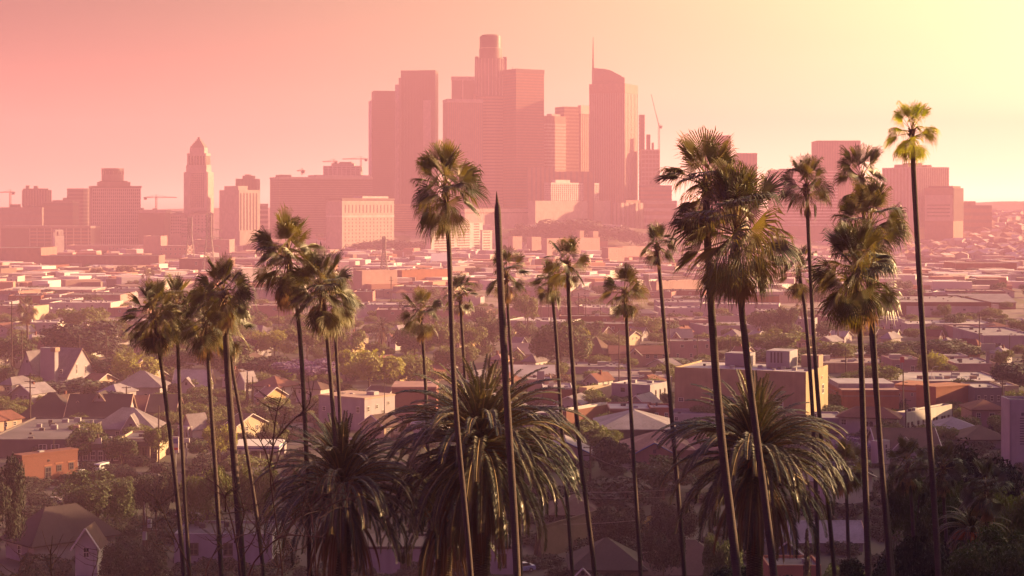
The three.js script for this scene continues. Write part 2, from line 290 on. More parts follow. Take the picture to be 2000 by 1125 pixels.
tower({ n: 'unfinished_building', l: 'unfinished pale concrete frame with crane behind the long banded offices', x: [632, 703], y: 324, d: 3250, dp: 40, m: C.mid, fm: C.white, bands: 6, lo: 346, bt: 0.5, piers: [8, 4], pw: 0.2, add: [['penthouse', 0.2, 0.82, 318.5, 324, 0.2, 0.8, C.pale], ['penthouse', 0.42, 0.75, 316, 319, 0.2, 0.8, C.mid]] });
{
  const { t, p, w, dp } = tower({ n: 'office_block', l: 'pale stone block with tall upper windows in front of the banded offices', x: [633, 668, 763], th: -0.8, y: 392, d: 2250, m: C.pale, fm: C.white, cap: 387, cm: C.brown, hi: 391, add: [['penthouse', 0.45, 0.95, 383, 388, 0.2, 0.8, C.white], ['string_course', -0.003, 1.003, 421, 424, -0.01, 1, C.white]] });
  const B = new MB(); for (let i = 0; i < 14; i++) { const x = w * (-0.44 + 0.068 * i); B.box(x - 0.9, p.alt(416), dp / 2, x + 0.9, p.alt(400), dp / 2 + 0.14); for (let r = 0; r < 7; r++) B.box(x - 0.8, p.alt(430 + r * 7), dp / 2, x + 0.8, p.alt(426.5 + r * 7), dp / 2 + 0.14); } B.build('window', C.dark, t, 'stuff');
}
tower({ n: 'office_block', l: 'dull brown block between the stone block and the white balcony flats', x: [762, 832], y: 402, d: 2500, dp: 40, m: C.warm, fm: C.brown, bands: 14, cap: 398.5, cm: C.warm });
{ // white flats with balconies
  for (const [x, y, n, l] of [[[830, 842, 941], 436, 11, 'white slab of flats with rows of balconies behind the tall centre palm'], [[938, 942, 961], 451, 8, 'small white balcony wing right of the balcony flats']]) {
    const { t, p, w, dp } = tower({ n: 'apartment_block', l, c: 'apartment block', x, th: -0.85, y, d: 2020, m: C.white });
    for (let i = 0; i < n; i++) for (const [f0, f1] of w > 20 ? [[0.06, 0.44], [0.5, 0.74], [0.82, 0.93]] : [[0.1, 0.8]]) unitBox('balcony', C.dark, t, -w / 2 + w * (f0 + f1) / 2, p.alt(440 + (y - 436) + i * 5.3), dp / 2 - 0.1, w * (f1 - f0), 1.55, 0.35);
    new MB().box(-w / 2 - 0.4, p.alt(y), -dp / 2 - 0.4, w / 2 + 0.4, p.alt(y - 1.5), dp / 2 + 0.4).build('parapet', C.pale, t);
    if (w > 20) new MB().box(-w * 0.3, p.alt(y - 1), -3, -w * 0.1, p.alt(y - 8), 3).build('penthouse', C.white, t);
  }
}
// ------------------------------------------------ the high towers
{
  tower({ l: 'dark flat-topped tower at the left end of the tall cluster', x: [719, 727, 771], th: -0.2, y: 196, d: 3000, m: C.dark, fm: C.brown, bands: 46, bt: 0.5, hi: 199, lo: 400, add: [['upper_block', 0.08, 1, 177, 197, 0, 1, C.brown], ['side_pier', -0.05, 0.04, 196, 470, 0.05, 1.03, C.white]] });
  tower({ l: 'tall dark tower stepped on its left, second from the left of the cluster', x: [783, 849, 854], th: 0.16, y: 138, d: 3050, m: C.brown, fm: C.dark, piers: [22, 4], pw: 0.4, hi: 142, cap: 137, cm: C.brown, add: [['step', -0.09, 0, 151, 470, 0.1, 0.9, C.pale], ['step', -0.2, -0.09, 164, 470, 0.15, 0.85, C.white], ['bay', 0.4, 0.86, 209, 470, -0.12, 0.02, C.brown], ['bay', 0.68, 0.9, 196, 470, -0.2, 0, C.pale]] });
  tower({ l: 'broad rosy tower with a plain front, lower neighbour of the round crowned tower', x: [864, 874, 942], th: -0.22, y: 194, d: 2950, m: C.warm, fm: C.mid, piers: [18, 3], pw: 0.5, hi: 200, cap: 193, cm: C.pale });
  tower({ l: 'dark tower with pale cap showing between the stepped and crowned towers', x: [882, 928], y: 157, d: 3300, dp: 40, m: C.brown, fm: C.mid, hi: 157, cap: 149.5, cm: C.pale, add: [['centre_pier', 0.44, 0.5, 157, 260, -0.03, 0, C.pale]] });
  { // round stepped tower with crown
    const p = spot({ x: [925, 991], dp: 56, d: 3000 }), t = thing('skyscraper', 'tallest tower with round stepped crown in the middle of the skyline', 'skyscraper', p.pos, 0), s = p.s;
    const prism = (n, half, y0, y1, m, k = 20) => { const g = new THREE.CylinderGeometry(half / s, half / s, p.alt(y1) - p.alt(y0), k, 1); g.rotateY(Math.PI / k); g.translate(0, (p.alt(y1) + p.alt(y0)) / 2, 0); return mesh(n, g.toNonIndexed(), m, t); };
    prism('crown', 22, 92, 68, C.dark); prism('crown_rim', 18, 68, 65, C.mid); prism('crown_belt', 22.6, 94, 91, C.pale); prism('shaft', 23, 112, 92, C.brown);
    prism('shaft', 30.5, 186, 112, C.brown, 12); prism('shaft', 33, 486, 186, C.warm, 12);
    new MB().box(-34 / s, 0, -20 / s, -23 / s, p.alt(182), 14 / s).build('side_setback', C.warm, t); new MB().box(24 / s, 0, -20 / s, 31.5 / s, p.alt(109), 12 / s).build('side_setback', C.brown, t); new MB().box(-31 / s, 0, -20 / s, -24 / s, p.alt(108), 12 / s).build('side_setback', C.mid, t);
    const B = new MB(); for (let i = 0; i < 26; i++) { const q = i / 26 * 6.283; const r = 30.8 / s; B.box(Math.cos(q) * r - 0.5, p.alt(186), Math.sin(q) * r - 0.5, Math.cos(q) * r + 0.5, p.alt(113), Math.sin(q) * r + 0.5); } B.build('pier', C.pale, t, 'stuff');
    const R = new MB(); for (let i = 0; i < 38; i++) { const g = p.alt(188 + i * 6.2); const q = 33.3 / s; for (let k = 0; k < 12; k++) { const a0 = (k + 0.5) / 12 * 6.283, a1 = (k + 1.5) / 12 * 6.283; R.quad(V(Math.sin(a0) * q, g, Math.cos(a0) * q), V(Math.sin(a1) * q, g, Math.cos(a1) * q), V(Math.sin(a1) * q, g + 1.5, Math.cos(a1) * q), V(Math.sin(a0) * q, g + 1.5, Math.cos(a0) * q)); } } R.build('spandrel', C.brown, t, 'stuff');
  }
  tower({ l: 'sharp-edged dark slab right of the round crowned tower', x: [976, 1008, 1063], th: -0.55, y: 137, d: 2950, m: C.brown, fm: C.rust, bands: 54, bt: 0.5, hi: 142, cap: 134, cm: C.brown, add: [['antenna', 0.1, 0.11, 129, 137, 0.4, 0.42, C.dark]] });
  tower({ l: 'hazy banded tower right of the sharp-edged dark slab', x: [1061, 1106], th: -0.75, y: 226, d: 3200, dp: 10, m: C.warm, fm: C.pale, bands: 24, bt: 0.5, hi: 241, lo: 400, add: [['penthouse', 0.15, 0.75, 222, 226, 0.2, 0.8, C.pale]] });
  tower({ l: 'two-toned tower with pale left and darker right side in the haze', x: [1085, 1102, 1131], th: -0.5, y: 208, d: 3300, m: C.warm, fm: C.rust, bands: 34, bt: 0.5, hi: 209 });
  tower({ l: 'pale hazy slab close against the left of the ribbed tower', x: [1129, 1156], th: -0.8, y: 205.5, d: 3350, dp: 6, m: C.pale, fm: C.warm, piers: [5, 3], hi: 222, add: [['roof_belt', -0.02, 1.02, 222, 225, -0.02, 1, C.mid]] });
  tower({ l: 'ribbed tower with vertical fins and sunlit right face', x: [1153, 1220, 1250], th: 0.42, y: 163, d: 3050, m: C.warm, fm: C.pale, piers: [15, 9], pw: 0.45, hi: 181, cap: 162.5, cm: C.warm, sep: true });
  { // sail-topped tower with spire
    const p = spot({ x: [1158, 1220], dp: 34, d: 3180 }), t = thing('skyscraper', 'tower with curved sail top and thin spire behind the ribbed tower', 'skyscraper', p.pos, 0), s = p.s, a = p.w / 2;
    const sh = new THREE.Shape(); sh.moveTo(-a, 0); sh.lineTo(a, 0); sh.lineTo(a, p.alt(153)); for (let i = 0; i <= 10; i++) { const q = i / 10; sh.lineTo(a - q * 2 * a, p.alt(153 - 19 * Math.sin(Math.min(1, q * 1.35) * Math.PI / 2))); }
    const g = new THREE.ExtrudeGeometry(sh, { depth: 34, bevelEnabled: false }); g.translate(0, 0, -17); mesh('wall', g, C.mid, t);
    for (let i = 0; i < 8; i++) unitBox('sail_rib', C.warm, t, 0.06 * a, p.alt(164 - i * 3), 17.3, 1.85 * a - Math.max(0, i - 4) * 9, 0.9, 0.5);
    const sp = new THREE.CylinderGeometry(0.35, 1.7, p.alt(70) - p.alt(135), 8); sp.translate(-a + 1.2, (p.alt(70) + p.alt(135)) / 2, 0); mesh('spire', sp, C.brown, t);
    new MB().box(-a + 2.5, p.alt(134), -3, -a + 9, p.alt(131.5), 3).build('roof_unit', C.pale, t);
  }
  tower({ l: 'thin dark tower edge just right of the ribbed tower', x: [1250, 1259], y: 224, d: 3250, dp: 24, m: C.dark, fm: C.brown, bands: 30 });
  tower({ n: 'unfinished_building', l: 'open unfinished frame in scaffold below the leaning crane', c: 'building', x: [1253, 1288], y: 292, d: 3100, dp: 30, m: C.warm, fm: C.pale, bands: 18, bt: 0.3, piers: [5, 3], pw: 0.2, add: [['stair_core', 0.32, 0.52, 262, 292, 0.3, 0.7, C.brown], ['stair_core', 0.62, 0.72, 278, 292, 0.3, 0.7, C.mid]] });
}
// ------------------------------------------------ foot of the towers and right side of downtown
tower({ n: 'office_block', l: 'hazy rose block at the foot of the sharp-edged slab', x: [1030, 1082], y: 327, d: 2880, dp: 40, m: C.warm, fm: C.mid, piers: [6, 3] });
tower({ n: 'office_block', l: 'hazy rose block between the banded tower and the gridded white hotel', x: [1060, 1160], y: 335, d: 2930, dp: 40, m: C.warm, fm: C.mid, piers: [9, 3], pw: 0.4 });
tower({ n: 'hotel', l: 'wide pale gridded block at the foot of the ribbed tower', c: 'hotel', x: [1064, 1174], th: -0.8, y: 358, d: 2800, dp: 12, m: C.mid, fm: C.white, bands: 8, bt: 0.4, piers: [24, 5], pw: 0.4, lo: 392, hi: 359, cap: 356.5, cm: C.white, add: [['penthouse', 0.12, 0.42, 351, 358, 0.2, 0.8, C.white]] });
tower({ n: 'concert_hall', l: 'long pale flat-roofed hall below the gridded hotel', c: 'hall', x: [1032, 1200], th: -0.75, y: 392, d: 2740, dp: 14, m: C.pale, fm: C.white });
tower({ n: 'office_block', l: 'long low pale terrace with a dark shadow line above the wooded knoll', x: [900, 1202], th: -0.72, y: 406, d: 2620, dp: 8, m: C.pale, fm: C.brown, bands: 2, bt: 0.2, lo: 424 });
tower({ n: 'office_block', l: 'pale box low in the haze right of the long terrace', x: [1198, 1262], th: -0.8, y: 396, d: 2700, dp: 14, m: C.pale, fm: C.mid, piers: [5, 2], add: [['upper_block', 0.3, 0.9, 391, 396, 0.2, 0.8, C.warm]] });
tower({ n: 'office_block', l: 'rose box behind the open frame and left of the big palms', x: [1252, 1312], y: 362, d: 3000, dp: 40, m: C.warm, fm: C.mid, bands: 10 });
tower({ n: 'office_block', l: 'dim block with a dark top right of the pale low box', x: [1262, 1322], y: 392, d: 2660, dp: 40, m: C.warm, fm: C.pale, bands: 4 });
tower({ n: 'office_tower', l: 'hazy tower behind the crown of the big right palm, roof with pale band', x: [1378, 1427], y: 266, d: 3300, dp: 40, m: C.warm, fm: C.pale, bands: 26, bt: 0.4, cap: 264.5 });
tower({ n: 'office_tower', l: 'dull rose tower right of the big palm crown, below the pale banded tower', x: [1440, 1478], y: 299, d: 3100, dp: 40, m: C.rust, fm: C.brown, piers: [6, 3] });
tower({ n: 'office_tower', l: 'banded tower left of the plain square tower on the right', x: [1510, 1524, 1640], th: -0.2, y: 333, d: 2900, m: C.warm, fm: C.white, bands: 18, bt: 0.35, lo: 445, cap: 331.5, cm: C.mid, add: [['roof_unit', 0.1, 0.4, 329, 333, 0.3, 0.6, C.mid]] });
tower({ n: 'office_tower', l: 'plain square salmon tower in the right of the skyline', x: [1597, 1680], y: 276, d: 3150, dp: 50, m: C.warm, fm: C.brown, piers: [26, 8], pw: 0.5, hi: 277, cap: 274.5, cm: C.rust });
tower({ n: 'office_block', l: 'low hazy block between the square tower and the ribbed pair', x: [1690, 1748], y: 374, d: 2950, dp: 40, m: C.pale, fm: C.warm, bands: 7, add: [['upper_block', 0.1, 0.5, 368, 374, 0.2, 0.8, C.warm]] });
tower({ n: 'office_tower', l: 'wide ribbed tower with roof boxes behind the tall right palm', x: [1746, 1790, 1860], th: -0.4, y: 327, d: 2750, m: C.warm, fm: C.pale, piers: [15, 10], pw: 0.42, lo: 445, hi: 328, cap: 326, add: [['roof_unit', 0.05, 0.25, 320, 327, 0.3, 0.7, C.warm], ['roof_unit', 0.32, 0.5, 317, 327, 0.3, 0.7, C.mid], ['roof_unit', 0.65, 0.8, 321, 327, 0.3, 0.7, C.warm]] });
{
  const { t, p, w, dp } = tower({ n: 'office_block', l: 'lower stepped block with striped right side beside the ribbed tower', x: [1812, 1862, 1898], th: 0.5, y: 367, d: 2600, m: C.warm, fm: C.brown, piers: [0, 11], pw: 0.5, lo: 432, add: [['upper_block', 0.1, 0.95, 363, 367.5, 0.1, 0.9, C.rust], ['lobby_front', 0.02, 0.98, 381, 432, -0.03, 0, C.pale]] });
  for (const y of [402, 409, 416, 423]) unitBox('window_band', C.brown, t, 0, p.alt(y), dp / 2 + dp * 0.03 + 0.1, w * 0.8, 1.7, 0.3);
}
tower({ n: 'office_block', l: 'faint stepped block on the slope right of the striped block', x: [1896, 1937], y: 401, d: 3000, dp: 40, m: C.warm, fm: C.mid, bands: 4, add: [['upper_block', -0.1, 0.3, 393, 401, 0.2, 0.9, C.warm]] });
// ------------------------------------------------ tower cranes
function crane(l, x, yb, yt, jl, jr, d, lift) {
  d = far(d); const s = F / d, base = V((x - 1000) / s, EYE - (yb - HOR) / s, -d), H = (yb - yt) / s, t = thing('tower_crane', l, 'crane', base, 0);
  const B = new MB(), q = 1.0; for (const [i, k] of [[-1, -1], [1, -1], [1, 1], [-1, 1]]) B.bar(V(i * q, 0, k * q), V(i * q, H, k * q), 0.28);
  for (let y = 0; y + 2 < H; y += 2.4) B.bar(V(-q, y, q), V(q, y + 2.4, q), 0.16).bar(V(q, y, q), V(q, y + 2.4, -q), 0.16).bar(V(-q, y, -q), V(-q, y + 2.4, q), 0.16);
  B.build('mast', C.rust, t);
  const jib = (n, len, up) => { const J = new MB(), e = V(len / s, H + up / s, 0), o = V(0, H, 0), o2 = V(0, H + 1.6, 0), e2 = e.clone().add(V(0, 0.7, 0)); J.bar(o, e, 0.35).bar(o2, e2, 0.25); for (let i = 0; i < 12; i++) J.bar(o.clone().lerp(e, i / 12), o2.clone().lerp(e2, (i + 0.5) / 12), 0.15); J.build(n, C.rust, t); };
  jib('jib', lift ? lift[0] : jl, lift ? lift[1] : 0); jib('counter_jib', jr, 0);
  new MB().box(Math.sign(jr) * (Math.abs(jr) - 4) / s - 2, H - 3, -1.2, Math.sign(jr) * (Math.abs(jr) - 4) / s + 2, H, 1.2).build('counterweight', C.dark, t);
  new MB().bar(V(0, H, 0), V(0, H + 6 / s, 0), 0.4).bar(V(0, H + 6 / s, 0), V((lift ? lift[0] : jl) * 0.7 / s, H + (lift ? lift[1] * 0.7 : 0.6) / s, 0), 0.12).bar(V(0, H + 6 / s, 0), V(jr * 0.8 / s, H + 0.8, 0), 0.12).build('tie_bar', C.rust, t);
}
crane('tower crane at the very left edge of the skyline', 20, 412, 376, -22, 10, 3000);
crane('tower crane with long level jib left of the pyramid-topped tower', 305, 412, 386, 40, -25, 3000);
crane('small tower crane above the roof of the unfinished concrete frame', 652, 320, 316, -22, 8, 3240);
crane('tower crane beside the dark flat-topped tower', 705, 335, 311, -36, 14, 3100);
crane('leaning luffing crane above the scaffolded frame', 1287, 300, 247, 0, 7, 3080, [-15, 62]);
crane('tiny crane on the roof of the long banded office block', 590, 342, 334, -10, 6, 2690);
// ---------------------------------------------------------------- palms
const ringTex = grayTex(256, 1.2, (u, v) => 0.62 + 0.3 * (fbm(u * 10, v * 26, 10, 4) - 0.3) - 0.28 * (((v * 13 + 0.35 * fbm(u * 4, v * 4, 4, 2)) % 1) < 0.22));
const barkMat = new THREE.MeshStandardMaterial({ color: new THREE.Color().setRGB(0.16, 0.105, 0.10), roughness: 0.9, map: ringTex, bumpMap: ringTex, bumpScale: 0.05, side: THREE.DoubleSide });
const bark2 = new THREE.MeshStandardMaterial({ color: new THREE.Color().setRGB(0.22, 0.15, 0.11), roughness: 0.95, map: ringTex, bumpMap: ringTex, bumpScale: 0.08, side: THREE.DoubleSide });
const frondGreens = [leafMat(0.12, 0.10, 0.011, 0.52, 0.8), leafMat(0.21, 0.155, 0.016, 0.56, 0.8), leafMat(0.062, 0.055, 0.011, 0.45, 0.8)];
const strawMat = leafMat(0.42, 0.24, 0.11, 0.4), petioleMat = M(0.26, 0.17, 0.07, null, 0.7), deadPetiole = M(0.25, 0.14, 0.08, null, 0.9);
function curve(pts, n) { const c = new THREE.CatmullRomCurve3(pts); return c.getPoints(n); }
// smooth round stem along points with uneven radius
function stemGeo(pts, rad, n = 10) {
  const p = [], u = [], ix = []; let len = 0;
  pts.forEach((q, i) => {
    const t = pts[Math.min(i + 1, pts.length - 1)].clone().sub(pts[Math.max(i - 1, 0)]).normalize(), a = V(1, 0, 0), w = V(0, 0, 0).crossVectors(t, a).normalize(), b = V(0, 0, 0).crossVectors(w, t);
    if (i) len += q.distanceTo(pts[i - 1]);
    const r = rad(i / (pts.length - 1), len);
    for (let k = 0; k <= n; k++) { const f = k / n * 2 * Math.PI, v = q.clone().addScaledVector(b, Math.cos(f) * r).addScaledVector(w, Math.sin(f) * r); p.push(v.x, v.y, v.z); u.push(k / n * 1.2, len); }
    if (i) for (let k = 0; k < n; k++) { const o = i * (n + 1) + k; ix.push(o, o + 1, o - n - 1, o + 1, o - n, o - n - 1); }
  });
  const g = new THREE.BufferGeometry(); g.setAttribute('position', new THREE.Float32BufferAttribute(p, 3)); g.setAttribute('uv', new THREE.Float32BufferAttribute(u, 2)); g.setIndex(ix); g.computeVertexNormals(); return g;
}
// one fan leaf, reach 1, rising at angle el (degrees) from the growing point, hanging under its own weight
function fanLeaf(el, dead) {
  const L = new MB(), S = new MB(), pl = dead ? rr(0.42, 0.55) : rr(0.42, 0.58), e0 = el * Math.PI / 180, soft = 1 - 0.75 * ss(el, 40, 80), bend = dead ? 0.25 : rr(0.15, 0.45) * soft;
  const pts = []; let q = V(0, 0, 0), an = e0; for (let i = 0; i <= 4; i++) { pts.push(q.clone()); q = q.clone().add(V(Math.cos(an), Math.sin(an), 0).multiplyScalar(pl / 4)); an -= bend / 4; }
  S.tube(pts, [0.014, 0.012, 0.01, 0.008, 0.007], 4);
  const H = pts[4], tilt = an - (dead ? 0.2 : rr(0, 0.3) * soft), A = V(Math.cos(tilt), Math.sin(tilt), 0), U = V(-Math.sin(tilt), Math.cos(tilt), 0), N = dead ? 26 : 38, spread = dead ? rr(0.35, 0.75) : rr(1.3, 1.9), roll = dead ? rr(-0.4, 0.4) : rr(-0.95, 0.95);
  const Z = V(0, Math.sin(roll), Math.cos(roll)), fold = dead ? 0.5 : rr(0.1, 0.5);
  for (let i = 0; i < N; i++) {
    const a = (i + 0.5) / N * 2 * spread - spread, da = spread / N * 0.72, r = (1 - pl) * (0.72 + 0.28 * Math.cos(a * 0.55)) * rr(0.9, 1.08) * (dead ? 0.95 : 1.12);
    const dir = (t, k) => H.clone().addScaledVector(A, Math.cos(t) * k).addScaledVector(Z, Math.sin(t) * k).addScaledVector(U, fold * Math.abs(Math.sin(t)) * k * 0.6);
    const sag = (dead ? 0.25 : 0.1 + 0.26 * Math.max(0, Math.cos(tilt))) * rr(0.5, 1.6) * (dead ? 1 : 0.35 + 0.65 * soft);
    const ml = dir(a - da, r * 0.46), mr = dir(a + da, r * 0.46), mc = dir(a, r * 0.48).addScaledVector(U, 0.012);
    const n = dir(a, r * 0.8).add(V(0, -sag * r * 0.32, 0)), tip = dir(a + rr(-0.05, 0.05), r * 0.98).add(V(rr(-0.03, 0.03), -sag * r * rr(0.8, 1.5), rr(-0.03, 0.03)));
    const w = Z.clone().multiplyScalar(0.011);
    L.tri(H, ml, mc).tri(H, mc, mr).tri(ml, n.clone().sub(w), mc).tri(mc, n.clone().add(w), mr).tri(mc, n.clone().sub(w), n.clone().add(w)).tri(n.clone().sub(w), tip, n.clone().add(w));
  }
  return mergeGeometries([L.geo(), S.geo()], true);
}
const FAN = { up: [84, 76, 70].map((e) => fanLeaf(e)), high: [60, 52, 44, 38].map((e) => fanLeaf(e)), mid: [28, 18, 8, -4].map((e) => fanLeaf(e)), low: [-16, -28, -40, -50].map((e) => fanLeaf(e)), dead: [-58, -68, -76, -82].map((e) => fanLeaf(e, true)) };
const pick = (a) => a[Math.floor(rnd() * a.length)];
function stubGeo(r, h) { const B = new MB(); for (let i = 0; i < 34; i++) { const f = i * 2.4, y = -rr(0, h), a = rr(0.3, 0.9); B.tube([V(Math.cos(f) * r * 0.8, y, Math.sin(f) * r * 0.8), V(Math.cos(f) * (r + 0.16 * a), y + 0.18 * a, Math.sin(f) * (r + 0.16 * a))], [0.07, 0.03], 4); } return B.geo(); }
function downTo(pts, d) { // photo points to world, carried on down to the ground
  const w = pts.map(([x, y]) => at(x, y, d)), a = w[w.length - 2], b = w[w.length - 1], dir = b.clone().sub(a).normalize(); dir.x *= 0.6; dir.normalize();
  let q = b.clone(), i = 0; while (q.y > ground(q.x, q.z) - 0.2 && i++ < 400) q.addScaledVector(dir, 0.25);
  if (i > 1) w.push(q); else w[w.length - 1].y = ground(b.x, b.z) - 0.2;
  return w;
}
function fanPalm(l, pts, r, d, o = {}) {
  const w = downTo(pts, d), s = F / d, base = w[w.length - 1].clone(), t = thing('fan_palm', l, 'palm tree', base, 0, 'tall fan palms on the near slope'), loc = w.map((p) => p.clone().sub(base));
  const bend = rr(-0.6, 0.6); loc.forEach((p, i) => { p.z += bend * Math.sin(i / (loc.length - 1) * Math.PI); });
  const top = loc[0].clone(), R = 1.16 * r / s, tw = 0.62 * (o.w || 15) / s / 2, line = curve(loc.reverse(), 46);
  mesh('trunk', stemGeo(line, (f, len) => tw * (1.12 - 0.34 * f + 0.5 * Math.exp(-len / 1.1)) * (1 + 0.05 * (hash(Math.round(len * 9), 3) - 0.5)) * (f > 0.965 ? 1.25 : 1), 10), barkMat, t);
  const hang = mesh('leaf_stub', stubGeo(tw * 0.85, o.stub || 0.9), deadPetiole, t, 'stuff'); hang.position.copy(top);
  const n = Math.round((o.n || 34) * 0.9), green = o.green || frondGreens, ph = rr(0, 6);
  const put = (name, g, m, az, sc, dy = 0) => { const f = mesh(name, g, [m, name === 'frond' ? petioleMat : deadPetiole], t); f.position.set(top.x, top.y + dy, top.z); f.rotation.set(rr(-0.12, 0.12), az, rr(-0.24, 0.24)); f.scale.setScalar(R * sc); return f; };
  for (let i = 0; i < n; i++) { const k = i / n, az = ph + i * 2.39996, cls = k < 0.2 ? FAN.up : k < 0.46 ? FAN.high : k < 0.72 ? FAN.mid : FAN.low; put('frond', pick(cls), pick(green), az, rr(0.82, 1.08) , -k * 0.22 * R); }
  for (let i = 0; i < (o.dead ?? 8); i++) put('dead_frond', pick(FAN.dead), strawMat, rr(0, 6.28), rr(0.62, 0.95) * (o.deadS || 1), -R * (0.1 + 0.25 * rnd()) * (o.deadS || 1));
  return t;
}
fanPalm('leftmost fan palm of the left group, shaggy crown with hanging dry fronds', [[300, 612], [312, 700], [340, 930], [358, 1125]], 62, 108, { dead: 16, n: 40, w: 15 });
fanPalm('second fan palm from the left, its crown merged with the leftmost shaggy one', [[345, 594], [346, 700], [357, 950], [368, 1125]], 58, 112, { dead: 14, n: 38, w: 13 });
fanPalm('middle fan palm of the left group, with crown below its right neighbour', [[402, 622], [410, 740], [425, 960], [433, 1125]], 58, 108, { dead: 15, n: 36, w: 15 });
fanPalm('highest fan palm of the left group, on the thickest trunk there', [[437, 568], [443, 720], [460, 960], [472, 1125]], 62, 104, { dead: 10, n: 40, w: 24 });
fanPalm('rightmost fan palm of the left group, low crown on a thin leaning trunk', [[444, 634], [455, 720], [480, 860], [508, 1050]], 52, 114, { dead: 14, n: 34, w: 12 });
fanPalm('upper fan palm of the pair right of the left group, long dry skirt', [[562, 492], [580, 590], [596, 800], [606, 1125]], 70, 103, { dead: 18, n: 42, w: 15, deadS: 1.15 });
fanPalm('lower fan palm of the pair right of the left group, spiky upright top', [[630, 562], [640, 680], [655, 880], [672, 1125]], 68, 101, { dead: 16, n: 40, w: 15 });
fanPalm('fan palm hidden behind the lower palm of the pair, reddish boot under its crown', [[653, 588], [657, 680], [664, 800], [668, 960]], 52, 126, { dead: 8, n: 30, w: 12 });
fanPalm('tall lone fan palm left of centre with an open airy crown', [[870, 362], [877, 480], [888, 760], [920, 1125]], 78, 95, { dead: 7, n: 36, w: 17 });
fanPalm('small fan palm left of the tall lone palm, short crown before the hazy trees', [[821, 607], [825, 660], [831, 760], [836, 900]], 42, 132, { dead: 1, n: 22, w: 11 });
fanPalm('small fan palm half hidden behind the trunk of the tall lone palm', [[898, 572], [902, 640], [908, 740], [914, 900]], 38, 135, { dead: 1, n: 22, w: 11 });
fanPalm('small fan palm crossing behind the bare pointed trunk', [[989, 532], [993, 620], [1001, 740], [1010, 900]], 46, 128, { dead: 2, n: 22, w: 11 });
fanPalm('small fan palm with dense crown just left of its taller open neighbour, centre right', [[1075, 550], [1083, 620], [1098, 850], [1118, 1125]], 38, 122, { dead: 2, n: 26, w: 12 });
fanPalm('fan palm with a fan drooping out to the right, right of the dense small palm', [[1108, 510], [1114, 640], [1130, 850], [1162, 1125]], 48, 112, { dead: 1, n: 20, w: 15 });
fanPalm('small lone fan palm between the drooping palm and the big right group', [[1220, 566], [1226, 660], [1236, 860], [1252, 1125]], 46, 118, { dead: 2, n: 22, w: 13 });
fanPalm('slim fan palm with small crown at the left edge of the big right group', [[1283, 476], [1292, 580], [1310, 800], [1336, 1125]], 38, 118, { dead: 3, n: 26, w: 14 });
fanPalm('big fan palm on the thickest trunk, left one of the two great crowns', [[1378, 352], [1385, 520], [1406, 820], [1440, 1125]], 88, 92, { dead: 6, n: 34, w: 27 });
fanPalm('big fan palm with the broadest crown, right one of the two great crowns', [[1438, 440], [1443, 560], [1464, 760], [1510, 1125]], 118, 90, { dead: 12, n: 44, w: 23, deadS: 0.95 });
fanPalm('slim fan palm with wind-blown crown before the banded tower, right of the great crowns', [[1575, 358], [1580, 480], [1596, 760], [1630, 1125]], 54, 112, { dead: 3, n: 24, w: 14 });
fanPalm('fan palm with an open star of fronds in front of the plain square tower', [[1683, 342], [1692, 480], [1712, 760], [1746, 1125]], 58, 114, { dead: 1, n: 24, w: 14 });
fanPalm('bushy fan palm with heavy straw skirt in the right group', [[1672, 520], [1678, 650], [1684, 850], [1694, 1125]], 88, 92, { dead: 30, n: 42, w: 20, deadS: 1.1 });
fanPalm('fan palm behind the straw-skirted palm, upper crown of the right bush', [[1698, 438], [1705, 640], [1718, 860], [1738, 1125]], 76, 98, { dead: 8, n: 38, w: 18 });
fanPalm('small fan palm low beside the slim wind-blown palm, glowing dry fronds', [[1560, 526], [1570, 600], [1582, 760], [1592, 960]], 44, 130, { dead: 6, n: 26, w: 13 });
fanPalm('tallest slender fan palm at the far right, small crown against the bright sky', [[1781, 252], [1786, 340], [1806, 680], [1832, 1080]], 52, 105, { dead: 2, n: 26, w: 19, stub: 1.3, green: [leafMat(0.34, 0.36, 0.012, 0.7), leafMat(0.42, 0.40, 0.016, 0.7)] });
fanPalm('short fan palm with brown skirt low at the right, left of the dark thicket', [[1652, 908], [1656, 1000], [1659, 1080]], 44, 140, { dead: 14, n: 30, w: 12 });
{ // trunk that has lost its crown
  const d = 93, w = downTo([[971, 392], [978, 560], [990, 780], [1008, 1080]], d), base = w[w.length - 1].clone(), loc = w.map((p) => p.clone().sub(base)).reverse();
  const t = thing('palm_trunk', 'bare palm trunk without crown, its tip pointed like a pencil', 'palm trunk', base), pts = curve(loc, 50), tip = loc[loc.length - 1];
  mesh('trunk', stemGeo(pts, (f, len) => 0.185 * (1.1 - 0.15 * f + 0.5 * Math.exp(-len / 1.1)) * (f > 0.975 ? Math.max(0.35, 1 - (f - 0.975) * 26) : 1), 10), barkMat, t);
  mesh('trunk_tip', stemGeo([tip.clone().add(V(0, -0.1, 0)), tip.clone().add(V(-0.02, 0.22, 0)), tip.clone().add(V(-0.03, 0.5, 0))], (f) => 0.085 * (1 - f) + 0.012, 7), bark2, t);
}
